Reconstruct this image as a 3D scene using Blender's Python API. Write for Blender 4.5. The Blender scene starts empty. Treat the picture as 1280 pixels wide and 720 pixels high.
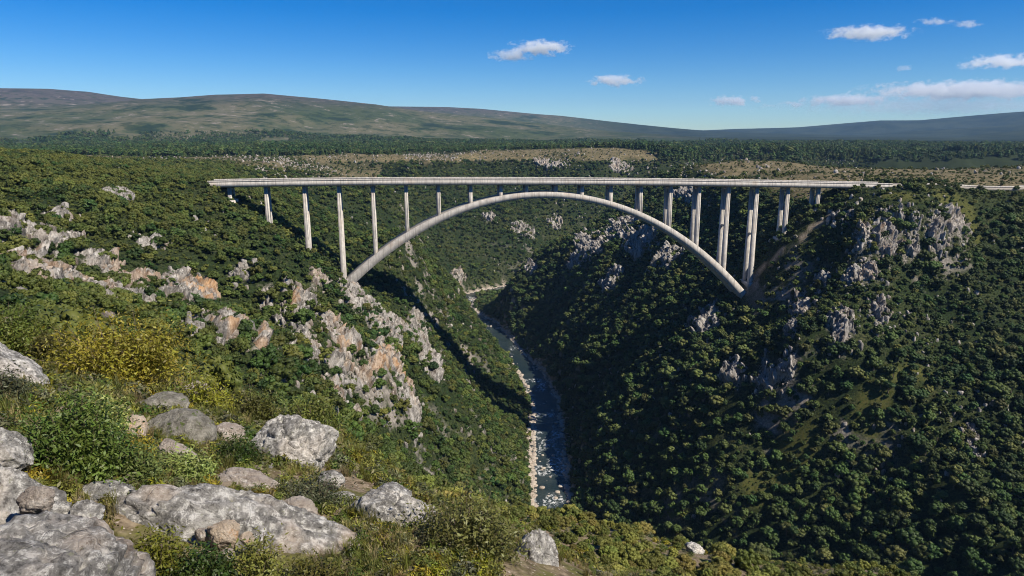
import bpy, math, random
import numpy as np
from mathutils import Vector, Matrix, Euler, Quaternion

SC = bpy.context.scene
COL = SC.collection
rnd = random.Random(7)
R = math.radians
HAZE = 3.0e-5
F = 865.0                      # focal length in photo pixels (photo 1280 x 720)
TH = R(12.7)                   # downward pitch
CT, ST = math.cos(TH), math.sin(TH)

# ------------------------------------------------------------------ noise
def _h(ix, iy, iz, seed):
    n = (ix.astype(np.int64) * 374761393 + iy.astype(np.int64) * 668265263 +
         iz.astype(np.int64) * 2147483647 + seed * 1274126177) & 0xffffffff
    n = ((n ^ (n >> 13)) * 1274126177) & 0xffffffff
    n = ((n ^ (n >> 16)) * 2246822519) & 0xffffffff
    n = n ^ (n >> 15)
    return n.astype(np.float64) / 4294967295.0

def vnoise(p, seed=0):
    i = np.floor(p); f = p - i
    u = f * f * f * (f * (f * 6 - 15) + 10)
    x, y, z = i[:, 0], i[:, 1], i[:, 2]
    r = 0
    for dx in (0, 1):
        wx = u[:, 0] if dx else 1 - u[:, 0]
        for dy in (0, 1):
            wy = u[:, 1] if dy else 1 - u[:, 1]
            for dz in (0, 1):
                wz = u[:, 2] if dz else 1 - u[:, 2]
                r = r + wx * wy * wz * _h(x + dx, y + dy, z + dz, seed)
    return r * 2 - 1

def vnoise2(x, y, seed=0):
    ix, iy = np.floor(x), np.floor(y); fx, fy = x - ix, y - iy
    ux = fx * fx * fx * (fx * (fx * 6 - 15) + 10); uy = fy * fy * fy * (fy * (fy * 6 - 15) + 10)
    z = np.zeros_like(ix)
    a = _h(ix, iy, z, seed); b = _h(ix + 1, iy, z, seed); c = _h(ix, iy + 1, z, seed); d = _h(ix + 1, iy + 1, z, seed)
    return ((a * (1 - ux) + b * ux) * (1 - uy) + (c * (1 - ux) + d * ux) * uy) * 2 - 1

def fbm2(x, y, wl, octs=4, seed=0, gain=.5):
    r = 0; a = 1; s = 0
    for k in range(octs):
        r = r + a * vnoise2(x / wl + k * 17.3, y / wl - k * 9.1, seed + k); s += a; a *= gain; wl *= .5
    return r / s

def fbm3(p, wl, octs=4, seed=0, gain=.5, ridged=False):
    r = 0; a = 1; s = 0
    for k in range(octs):
        n = vnoise(p / wl + k * 7.7, seed + k)
        if ridged: n = 1 - 2 * np.abs(n)
        r = r + a * n; s += a; a *= gain; wl *= .5
    return r / s

def worley(p, seed=0):
    i = np.floor(p); f = p - i
    d1 = np.full(len(p), 9.); d2 = np.full(len(p), 9.); c1 = np.zeros(len(p))
    for dx in (-1, 0, 1):
        for dy in (-1, 0, 1):
            for dz in (-1, 0, 1):
                cx, cy, cz = i[:, 0] + dx, i[:, 1] + dy, i[:, 2] + dz
                o = np.stack([_h(cx, cy, cz, seed), _h(cx, cy, cz, seed + 1), _h(cx, cy, cz, seed + 2)], 1)
                d = np.linalg.norm(o + np.array([dx, dy, dz]) - f, axis=1)
                v = _h(cx, cy, cz, seed + 3)
                n = d < d1
                d2 = np.where(n, d1, np.minimum(d2, d)); c1 = np.where(n, v, c1); d1 = np.where(n, d, d1)
    return d1, d2, c1

def sst(a, b, x):
    t = np.clip((x - a) / (b - a), 0, 1)
    return t * t * (3 - 2 * t)

# ------------------------------------------------------------------ camera maths
def ray(px, py):
    px = np.asarray(px, float); py = np.asarray(py, float)
    u = (px - 640) / F; v = (360 - py) / F
    return np.stack([u, CT + ST * v, -ST + CT * v], -1)

def proj(p):
    x, y, z = p[..., 0], p[..., 1], p[..., 2]
    fw = y * CT - z * ST; up = y * ST + z * CT
    fw = np.where(np.abs(fw) < 1e-3, 1e-3, fw)
    return 640 + F * x / fw, 360 - F * up / fw, fw

def at(px, py, t):
    return ray(px, py) * t

# ------------------------------------------------------------------ terrain heights
RIVER = np.array([(420, 20), (330, 60), (230, 112), (140, 185), (72, 280), (36, 360), (27, 422), (30, 519), (33, 622), (21, 701), (0, 770),
                  (-32, 891), (-72, 975), (-70, 1055), (-10, 1112), (90, 1160), (220, 1205), (400, 1250), (600, 1330), (800, 1400)], float)

def river_dist(x, y):
    d = np.full(x.shape, 1e9)
    for a, b in zip(RIVER[:-1], RIVER[1:]):
        ab = b - a; L = ab @ ab
        t = np.clip(((x - a[0]) * ab[0] + (y - a[1]) * ab[1]) / L, 0, 1)
        d = np.minimum(d, np.hypot(x - a[0] - t * ab[0], y - a[1] - t * ab[1]))
    return d

CP = []
def c(*pts): CP.extend(pts)
for q in zip(RIVER[:-1], RIVER[1:]):
    n = max(1, int(np.linalg.norm(q[1] - q[0]) / 40))
    for k in range(n):
        w = q[0] + (q[1] - q[0]) * k / n
        CP.append((w[0], w[1], -250.))
def plane(x, y): return -1.36 - .3 * x - .45 * y
for x, y in ((0, 0), (-.9, 4.2), (-5.4, 15.3), (-8.5, 11.6), (-3.65, 5.9), (-1.4, 7.7), (-11.6, 19.3), (-20.5, 29), (-10, 3), (-18, 12), (0, -6), (-18, 21),
             (4, 0), (2.4, 3), (2, 5), (-6, 9), (-14, 14), (-9, 17.5), (-4.4, 15.8), (-3.2, 11.6), (-1.2, 8.7), (0, 7.2), (-6, -4)):
    c((x, y, plane(x, y) + max(0, (-x - 6)) * -.02))
for x, y, k in ((-2, 2.4, .75), (-1.3, 1.7, .7), (-3.2, 2.8, .5), (-6, 24, 4.), (-1, 19.5, 3.7), (.3, 15.2, 3.2), (2.4, 12, 2.6), (3.3, 9.8, 2.2), (-18, 37, 4)):
    c((x, y, plane(x, y) - k))
c((7, 33.6, -24), (9.6, 46.7, -29.5), (1.4, 54, -33), (24, 40, -28), (15, 36, -25.8), (25, 30, -24), (12, 25, -20), (5, 20, -14.5), (36, 30, -27), (50, 20, -30),
  (14, 64, -52), (32, 55, -47), (-1, 74, -57), (-8, 60, -38), (-15, 60, -33), (-25, 80, -37), (-45, 110, -45.5), (48, 42, -48),
  (-30, 50, -18), (-50, 70, -22), (-79, 106, -29), (-67, 161, -57), (-90, 155, -41), (-129, 170, -35), (-141, 206, -39), (-163, 219, -28), (-171, 290, -31), (-105, 200, -57),
  (-98, 222, -62), (-68, 268, -84), (-52, 265, -99), (-35, 357, -143), (-5, 416, -200), (-44, 247, -128), (-15, 290, -172), (-52, 200, -96), (-20, 150, -88), (10, 130, -96), (-20, 110, -66),
  (-157, 432, -58), (-133, 436, -77), (-112, 440, -95), (-150, 330, -46), (-90, 330, -92), (-186, 422, -30.6), (-188, 437, -31.2), (-176, 425, -40.5), (-196, 426, -29.4), (-207, 424, -28.6), (-230, 420, -27), (-214, 410, -26.5), (-200, 412, -28.6), (-190, 411, -32), (-235, 400, -23.5), (264, 478, -38.6), (285, 482, -38.2), (310, 490, -38.4), (285, 505, -38.2), (320, 512, -38.5), (-70, 450, -132), (-30, 455, -190),
  (-255, 350, -16), (-220, 300, -20), (-300, 300, -12), (-300, 420, -17), (-333, 450, -12.5), (-420, 600, -26), (-520, 800, -36), (-400, 250, -6), (-200, 120, -6), (-120, 110, -15), (-200, 0, 4), (-100, 40, -4), (-60, 10, 4), (-250, 180, -12),
  (-300, 700, -40), (-250, 560, -37), (-230, 480, -33), (-155, 560, -54), (-111, 560, -80), (-79, 560, -107), (-205, 500, -36), (-107, 650, -107), (-77, 650, -135), (-180, 660, -66), (-200, 750, -92), (-300, 911, -51), (-146, 903, -90), (-240, 900, -72), (-93, 790, -149), (-112, 950, -182),
  (-360, 980, -50), (-470, 1130, -47), (-330, 1130, -72), (-180, 1100, -128), (-600, 1257, -45), (-444, 1380, -46), (-300, 1290, -66), (-150, 1260, -110), (-150, 1450, -50),
  (0, 1440, -50), (0, 1300, -118), (0, 1210, -172), (150, 1440, -50), (150, 1330, -122), (346, 1460, -48), (346, 1380, -100), (600, 1500, -46), (-700, 1500, -45), (-300, 1600, -46), (0, 1700, -46), (400, 1700, -46), (800, 1600, -45), (1200, 1500, -45), (-1000, 1500, -42), (-800, 1000, -36),
  (58, 600, -202), (148, 600, -113), (100, 600, -160), (225, 640, -48), (90, 520, -170), (120, 520, -142), (195, 560, -72), (200, 700, -62), (150, 750, -110), (90, 760, -165), (212, 841, -45), (172, 930, -84), (110, 946, -123), (44, 950, -172), (235, 960, -58), (300, 1060, -80), (200, 1080, -140), (240, 900, -44), (0, 890, -205), (330, 960, -43),
  (243, 494, -38.5), (262, 497, -38.5), (225, 485, -47), (205, 478, -60), (187, 476, -78), (174, 474, -104), (162, 470, -122), (148, 466, -136), (172, 440, -124), (187, 445, -108), (150, 445, -140), (100, 455, -175), (224, 439, -54), (262, 448, -46), (291, 451, -48), (166, 384, -126), (194, 385, -110), (172, 372, -150), (205, 400, -98), (145, 420, -138), (110, 420, -172),
  (232, 410, -84), (262, 420, -86), (278, 423, -80), (326, 432, -82), (298, 455, -60), (266, 338, -137), (197, 338, -181), (148, 367, -192), (83, 405, -220), (222, 265, -188), (300, 300, -150), (240, 380, -118), (320, 380, -108), (230, 310, -162), (180, 300, -205), (330, 480, -50),
  (383, 523, -40), (300, 550, -38), (400, 560, -38.5), (500, 683, -39), (700, 900, -40), (400, 800, -41), (300, 800, -42.5), (450, 490, -44), (420, 430, -72), (600, 500, -40), (700, 300, -50), (500, 300, -95), (400, 200, -150), (600, 100, -90), (450, 640, -38.5), (320, 640, -40), (1000, 700, -38),
  (-300, -300, 10), (0, -200, 10), (300, -200, -40), (60, -60, -10), (130, 60, -110), (60, 100, -110))
CP = np.array(CP)
_e = 1.5
def _rbf_fit():
    n = len(CP)
    K = np.sqrt(((CP[:, None, :2] - CP[None, :, :2]) ** 2).sum(-1) + _e * _e)
    A = np.zeros((n + 3, n + 3)); A[:n, :n] = K
    Pm = np.c_[np.ones(n), CP[:, :2] / 1000]; A[:n, n:] = Pm; A[n:, :n] = Pm.T
    return np.linalg.solve(A, np.r_[CP[:, 2], 0, 0, 0])
_W = _rbf_fit()
def rbf(x, y):
    out = np.empty(x.shape)
    for s in range(0, len(x), 20000):
        a, b = x[s:s + 20000], y[s:s + 20000]
        d = (a[:, None] - CP[None, :, 0]) ** 2
        d += (b[:, None] - CP[None, :, 1]) ** 2
        d += _e * _e
        np.sqrt(d, out=d)
        out[s:s + 20000] = d @ _W[:-3] + _W[-3] + _W[-2] * a / 1000 + _W[-1] * b / 1000
    return out

def prof(pts):
    az, tz = [], []
    for px, py in pts:
        d = ray(px, py); az.append(math.atan2(d[0], d[1])); tz.append(d[2] / math.hypot(d[0], d[1]))
    return np.array(az), np.array(tz)
MOUNT = [  # distance, front length, back length, skyline (photo pixels)
    (6600, 2300, 2600, prof([(-700, 128), (-300, 108), (0, 111), (60, 111.5), (110, 115), (150, 121), (220, 129), (300, 142), (400, 170)])),
    (5000, 2300, 1500, prof([(-700, 150), (-200, 142), (0, 138), (110, 131), (180, 124.5), (225, 122.5), (270, 119), (330, 117.5), (400, 124), (470, 130.5), (530, 139), (640, 151), (760, 163), (880, 171), (1000, 172)])),
    (7600, 2600, 2000, prof([(330, 160), (400, 138), (480, 133), (560, 134), (600, 136), (700, 145), (800, 156), (870, 162.5), (940, 166), (1050, 169)])),
    (10600, 2600, 2500, prof([(800, 168), (870, 163.5), (920, 161), (1000, 159), (1050, 155), (1100, 150.5), (1150, 150), (1200, 146), (1280, 139.5), (1500, 126), (1900, 120)])),
    (8200, 1800, 1500, prof([(980, 173), (1060, 170), (1150, 163), (1210, 160), (1280, 155), (1500, 144), (1900, 144)])),
    (6200, 1500, 1300, prof([(1120, 178), (1180, 174), (1230, 167), (1280, 163), (1400, 150), (1900, 150)])),
]
def mountains(x, y):
    r = np.hypot(x, y); az = np.arctan2(x, y)
    h = np.full(x.shape, -1e9)
    n = fbm2(x, y, 1300, 6, 91, .55)
    for D, fl, bl, (pa, pt) in MOUNT:
        top = np.interp(az, pa, pt) * D + 46
        d = r - D
        sh = np.where(d < 0, 1 - sst(0, fl, -d), 1 - sst(0, bl, d))
        h = np.maximum(h, top * sh + n * 75 * sst(0, .25, sh) * (1 - sst(.72, 1., sh)) * sst(20, 150, top))
    return np.maximum(h, 0)

def hfun(x, y, detail=True):
    x = np.asarray(x, float).ravel(); y = np.asarray(y, float).ravel()
    r = np.hypot(x, y)
    far = sst(1500, 1900, r)
    base = -46 + 5 * fbm2(x, y, 700, 2, 5)
    z = np.where(far < 1, rbf(x, y), base)
    z = z * (1 - far) + base * far
    m = r > 2200
    if m.any():
        z[m] += mountains(x[m], y[m])
    # gullies, spurs and roughness, strongest on the gorge sides
    side = sst(-34, -75, z) * sst(-249, -205, z)
    wnear = sst(40, 190, r)
    bx, by = x - 25, y - 470
    br = 1 - .75 * np.exp(-((by - .158 * bx) / 45.) ** 2) * (np.abs(bx) < 300)
    wx = x + 30 * vnoise2(x / 140, y / 140, 3); wy = y + 30 * vnoise2(x / 140, y / 140, 4)
    g1 = np.abs(vnoise2(wx / 150, wy / 110, 11)); g2 = np.abs(vnoise2(wx / 62, wy / 48, 12))
    z = z + side * wnear * br * ((.38 - g1) * 34 + (.38 - g2) * 13)
    top = (1 - sst(-40, -60, z)) * wnear * (1 - far)
    z = z + top * br * fbm2(x, y, 90, 3, 33) * 3.0
    if detail:
        z = z + wnear * (.35 + .65 * side) * (1 - far) * br * (fbm2(x, y, 26, 4, 21) * 3.2)
        z = z + sst(3, 14, r) * (1 - far) * fbm2(x, y, 5, 4, 22) * .34 * (1 + 1.2 * side)
        z = z + .10 * fbm2(x, y, 1.3, 4, 23) * (1 - sst(30, 60, r))
    dr = river_dist(x, y)
    hw = 13.5 + 3.5 * vnoise2(x / 60, y / 60, 44)
    k = sst(hw - 1, hw + 16, dr)
    chan = -252.0 + 1.6 * np.clip((dr - hw + 2) / 6, 0, 1.6)
    z = np.where(dr < 40, chan * (1 - k) + np.maximum(z, -249.0) * k, np.maximum(z, -249.2))
    return z

GX0, GX1, GY0, GY1, GS = -900, 1000, -60, 1900, 4.0
_gx = np.arange(GX0, GX1 + GS, GS); _gy = np.arange(GY0, GY1 + GS, GS)
_XX, _YY = np.meshgrid(_gx, _gy, indexing='ij')
HG = hfun(_XX.ravel(), _YY.ravel()).reshape(_XX.shape)
def hq(x, y):   # quick bilinear height
    fx = np.clip((x - GX0) / GS, 0, len(_gx) - 2.001); fy = np.clip((y - GY0) / GS, 0, len(_gy) - 2.001)
    i = fx.astype(int); j = fy.astype(int); a = fx - i; b = fy - j
    return (HG[i, j] * (1 - a) + HG[i + 1, j] * a) * (1 - b) + (HG[i, j + 1] * (1 - a) + HG[i + 1, j + 1] * a) * b
def slope(x, y, e=5.):
    return np.hypot(hq(x + e, y) - hq(x - e, y), hq(x, y + e) - hq(x, y - e)) / (2 * e)

def cast(px, py, t0=25., t1=1900.):
    """first hit of photo-pixel rays with the ground"""
    d = ray(np.atleast_1d(px), np.atleast_1d(py)); n = len(d)
    ts = np.geomspace(t0, t1, 700); hit = np.full(n, np.nan); prev = np.full(n, t0)
    live = np.ones(n, bool)
    for t in ts:
        p = d * t
        b = live & (p[:, 2] < hq(p[:, 0], p[:, 1]))
        hit[b] = (prev[b] + t) / 2; live &= ~b; prev[:] = t
    return d * hit[:, None], hit

def visible(p, lift=4., steps=70):
    ok = np.ones(len(p), bool); q = p.copy(); q[:, 2] += lift
    r = np.hypot(q[:, 0], q[:, 1])
    for k in np.linspace(.04, .985, steps):
        s = q * k
        ok &= ~((s[:, 2] < hq(s[:, 0], s[:, 1]) - .5) & (r * (1 - k) > 8))
    return ok

# ------------------------------------------------------------------ mesh helpers
class Geo:
    def __init__(s): s.v = []; s.f = []; s.n = 0
    def add(s, v, f):
        s.v.append(np.asarray(v, float)); s.f.append(np.asarray(f, np.int64) + s.n); s.n += len(v)
    def mesh(s, name, smooth=False):
        me = bpy.data.meshes.new(name)
        V = np.concatenate(s.v); cnt = [f.shape[1] for f in s.f for _ in range(1)]
        idx = np.concatenate([f.ravel() for f in s.f])
        tot = np.concatenate([np.full(len(f), f.shape[1]) for f in s.f])
        st = np.r_[0, np.cumsum(tot)[:-1]]
        me.vertices.add(len(V)); me.vertices.foreach_set('co', V.ravel().astype(np.float32))
        me.loops.add(len(idx)); me.loops.foreach_set('vertex_index', idx.astype(np.int32))
        me.polygons.add(len(tot)); me.polygons.foreach_set('loop_start', st.astype(np.int32))
        if smooth: me.polygons.foreach_set('use_smooth', np.ones(len(tot), bool))
        me.update(calc_edges=True)
        return me

def link(name, me, mat=None, parent=None):
    if isinstance(me, Geo): me = me.mesh(name)
    if mat is not None and not me.materials: me.materials.append(mat)
    o = bpy.data.objects.new(name, me); COL.objects.link(o)
    if parent: o.parent = parent
    return o
def tag(o, label=None, cat=None, group=None, kind=None):
    if label: o['label'] = label
    if cat: o['category'] = cat
    if group: o['group'] = group
    if kind: o['kind'] = kind
    return o
def thing(name, label, cat, loc=(0, 0, 0), group=None):
    o = bpy.data.objects.new(name, None); COL.objects.link(o); o.location = loc; o.empty_display_size = .2
    return tag(o, label, cat, group)
def attr(me, name, val):
    a = me.attributes.new(name, 'FLOAT', 'POINT'); a.data.foreach_set('value', np.asarray(val, np.float32))

_ico = {}
def ico(sub):
    if sub not in _ico:
        import bmesh
        bm = bmesh.new(); bmesh.ops.create_icosphere(bm, subdivisions=sub, radius=1)
        bm.verts.ensure_lookup_table()
        _ico[sub] = (np.array([v.co[:] for v in bm.verts]), np.array([[v.index for v in f.verts] for f in bm.faces]))
        bm.free()
    return _ico[sub]
def box(g, x0, x1, y0, y1, z0, z1):
    v = [(x, y, z) for z in (z0, z1) for y in (y0, y1) for x in (x0, x1)]
    g.add(v, [(0, 2, 3, 1), (4, 5, 7, 6), (0, 1, 5, 4), (2, 6, 7, 3), (0, 4, 6, 2), (1, 3, 7, 5)])
def tube(g, pts, rad, n=6):
    pts = np.asarray(pts, float); V = []
    for i, p in enumerate(pts):
        d = pts[min(i + 1, len(pts) - 1)] - pts[max(i - 1, 0)]; d = d / (np.linalg.norm(d) + 1e-9)
        a = np.cross(d, (0.3, .9, .2)); a /= np.linalg.norm(a) + 1e-9; b = np.cross(d, a)
        for k in range(n):
            t = 2 * math.pi * k / n; V.append(p + rad[i] * (a * math.cos(t) + b * math.sin(t)))
    Fc = [(i * n + k, i * n + (k + 1) % n, (i + 1) * n + (k + 1) % n, (i + 1) * n + k) for i in range(len(pts) - 1) for k in range(n)]
    g.add(V, Fc)

# ------------------------------------------------------------------ material helper
class Mat:
    def __init__(s, name, rough=.8, spec=.3):
        s.m = bpy.data.materials.new(name); s.m.use_nodes = True
        s.nt = s.m.node_tree; s.b = s.nt.nodes['Principled BSDF']
        s.b.inputs['Roughness'].default_value = rough; s.b.inputs['Specular IOR Level'].default_value = spec
        s.out = s.nt.nodes['Material Output']
    def n(s, t, **kw):
        nd = s.nt.nodes.new(t)
        for k, v in kw.items():
            if hasattr(nd, k): setattr(nd, k, v)
        return nd
    def set(s, sock, v):
        if hasattr(v, 'is_output') or isinstance(v, bpy.types.NodeSocket): s.nt.links.new(v, sock)
        else: sock.default_value = v
    def coord(s, kind='Object', scale=(1, 1, 1)):
        if kind == 'Position': o = s.n('ShaderNodeNewGeometry').outputs['Position']
        else: o = s.n('ShaderNodeTexCoord').outputs[kind]
        if scale == (1, 1, 1): return o
        m = s.n('ShaderNodeMapping'); m.inputs['Scale'].default_value = scale; s.set(m.inputs['Vector'], o); return m.outputs[0]
    def noise(s, vec, scale, detail=5, rough=.55, dist=0.):
        x = s.n('ShaderNodeTexNoise'); s.set(x.inputs['Vector'], vec)
        x.inputs['Scale'].default_value = scale; x.inputs['Detail'].default_value = detail; x.inputs['Roughness'].default_value = rough; x.inputs['Distortion'].default_value = dist
        return x.outputs['Fac']
    def voro(s, vec, scale, feature='F1', out='Distance'):
        x = s.n('ShaderNodeTexVoronoi'); x.feature = feature; s.set(x.inputs['Vector'], vec); x.inputs['Scale'].default_value = scale
        return x.outputs[out]
    def ramp(s, fac, a, b, ca=0., cb=1.):
        x = s.n('ShaderNodeMapRange'); x.interpolation_type = 'SMOOTHSTEP'; s.set(x.inputs['Value'], fac)
        for k, v in (('From Min', a), ('From Max', b), ('To Min', ca), ('To Max', cb)): x.inputs[k].default_value = v
        return x.outputs[0]
    def math(s, op, a, b=0.):
        x = s.n('ShaderNodeMath'); x.operation = op; s.set(x.inputs[0], a); s.set(x.inputs[1], b); return x.outputs[0]
    def mix(s, fac, a, b, mode='MIX'):
        x = s.n('ShaderNodeMix'); x.data_type = 'RGBA'; x.blend_type = mode
        s.set(x.inputs[0], fac)
        for sock, v in ((x.inputs[6], a), (x.inputs[7], b)):
            s.set(sock, v if not isinstance(v, tuple) else (v + (1,))[:4])
        return x.outputs[2]
    def attr(s, name):
        x = s.n('ShaderNodeAttribute'); x.attribute_name = name; return x.outputs['Fac']
    def bump(s, h, strength=.5, dist=1., normal=None):
        x = s.n('ShaderNodeBump'); x.inputs['Strength'].default_value = strength; x.inputs['Distance'].default_value = dist
        s.set(x.inputs['Height'], h)
        if normal is not None: s.set(x.inputs['Normal'], normal)
        return x.outputs[0]
    def color(s, c): s.set(s.b.inputs['Base Color'], c if not isinstance(c, tuple) else c + (1,)); return s
    def normal(s, nn): s.set(s.b.inputs['Normal'], nn); return s

# ================================================================== camera, light, sky
cam_d = bpy.data.cameras.new('camera'); cam = bpy.data.objects.new('camera', cam_d); COL.objects.link(cam)
cam_d.sensor_width = 36; cam_d.lens = 36 * F / 1280; cam_d.clip_start = .05; cam_d.clip_end = 60000
cam.location = (0, 0, 0); cam.rotation_euler = (R(90) - TH, 0, 0); SC.camera = cam
SUN_EL, SUN_AZ = R(46), R(120)        # azimuth clockwise from +Y (view direction): from the right, slightly behind
sv = Vector((math.sin(SUN_AZ) * math.cos(SUN_EL), math.cos(SUN_AZ) * math.cos(SUN_EL), math.sin(SUN_EL)))
sl = bpy.data.lights.new('sun', 'SUN'); sl.energy = 5.0; sl.angle = R(.53); sl.color = (1, .91, .77)
so = bpy.data.objects.new('sun', sl); COL.objects.link(so); so.rotation_euler = sv.to_track_quat('Z', 'Y').to_euler()
W = bpy.data.worlds.new('World'); SC.world = W; W.use_nodes = True
nt = W.node_tree; bg = nt.nodes['Background']
sky = nt.nodes.new('ShaderNodeTexSky'); sky.sky_type = 'NISHITA'; sky.sun_disc = False
sky.sun_elevation = SUN_EL; sky.sun_rotation = SUN_AZ; sky.altitude = 1800; sky.air_density = 1.0; sky.dust_density = .0; sky.ozone_density = 4.0
hsv = nt.nodes.new('ShaderNodeHueSaturation'); hsv.inputs['Saturation'].default_value = 1.55; hsv.inputs['Hue'].default_value = .508
nt.links.new(sky.outputs[0], hsv.inputs['Color']); mul = nt.nodes.new('ShaderNodeMix'); mul.data_type = 'RGBA'; mul.blend_type = 'MULTIPLY'; mul.inputs[0].default_value = 1; mul.inputs[7].default_value = (.82, .97, 1.07, 1)
nt.links.new(hsv.outputs[0], mul.inputs[6]); nt.links.new(mul.outputs[2], bg.inputs['Color']); bg.inputs['Strength'].default_value = .074
vs = SC.view_settings; vs.view_transform = 'Standard'; vs.look = 'None'; vs.exposure = .5; vs.gamma = 1; vs.use_curve_mapping = False
SC.render.engine = 'CYCLES'
cy = SC.cycles; cy.filter_width = 1.0; cy.use_denoising = True; cy.max_bounces = 8; cy.diffuse_bounces = 3; cy.glossy_bounces = 2; cy.transmission_bounces = 4; cy.transparent_max_bounces = 8; cy.volume_bounces = 6
cy.volume_step_rate = 1.0; cy.caustics_reflective = False; cy.caustics_refractive = False

# ================================================================== features found by looking along photo rays
def hit1(px, py, **k):
    p, t = cast([px], [py], **k); return p[0]
TRACK = np.array([hit1(*q)[:2] for q in ((1040, 268), (1012, 287), (1000, 303), (985, 312), (965, 325), (948, 340), (935, 356))])
def poly_dist(x, y, P):
    d = np.full(np.shape(x), 1e9)
    for a, b in zip(P[:-1], P[1:]):
        ab = b - a; L = ab @ ab + 1e-9
        t = np.clip(((x - a[0]) * ab[0] + (y - a[1]) * ab[1]) / L, 0, 1)
        d = np.minimum(d, np.hypot(x - a[0] - t * ab[0], y - a[1] - t * ab[1]))
    return d
GLADES = []   # grassy clearings: centre, radii (metres)
for px, py, rx, ry in ((985, 585, 17, 11), (958, 606, 13, 10), (1085, 515, 12, 8), (1135, 465, 16, 5), (1185, 250, 18, 12), (1130, 243, 16, 8), (1208, 275, 9, 14)):
    p = hit1(px, py)
    if not np.isnan(p[0]): GLADES.append((p[0], p[1], rx, ry))
def glade(x, y):
    g = np.zeros(np.shape(x))
    nz = .35 * vnoise2(x / 9, y / 9, 51)
    for a, b, rx, ry in GLADES:
        g = np.maximum(g, 1 - sst(.55, 1.15, np.hypot((x - a) / rx, (y - b) / ry) + nz))
    return g
def dry(x, y):
    """tan dry grassland on the plateau"""
    r = np.hypot(x, y)
    n = fbm2(x, y, 120, 4, 61)
    right = sst(215, 245, x - .0 * y) * sst(525, 560, y + .1 * (x - 250)) * (1 - sst(1150, 1330, r)) * (x > 0)
    stand = (1 - sst(.8, 1.1, np.hypot((x - 640) / 190, (y - 935) / 60)))
    right = right * (1 - stand) * (1 - sst(430, 560, x - .45 * (y - 560)))
    back = sst(1330, 1400, r) * (1 - sst(1640, 1760, r + 60 * n)) * (hq(x, y) > -58)
    leftr = (x < -250) * sst(1000, 1060, r) * (1 - sst(1330, 1450, r)) * (x > -.62 * y)
    return np.clip(np.maximum.reduce([right, back, leftr * .8]) * (1 + n * .9), 0, 1)
def forest(x, y):
    r = np.hypot(x, y); n = fbm2(x, y, 260, 3, 62)
    f = sst(-.05, .1, (r + 120 * n - 1560 + 200 * sst(200, 450, x) + 120 * sst(-350, -550, x)) / 400.) * (np.hypot(x, y) < 3300)
    stand = (np.hypot((x - 640) / 190, (y - 935) / 60) + .25 * n < 1)
    return np.maximum(f, stand)

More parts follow.
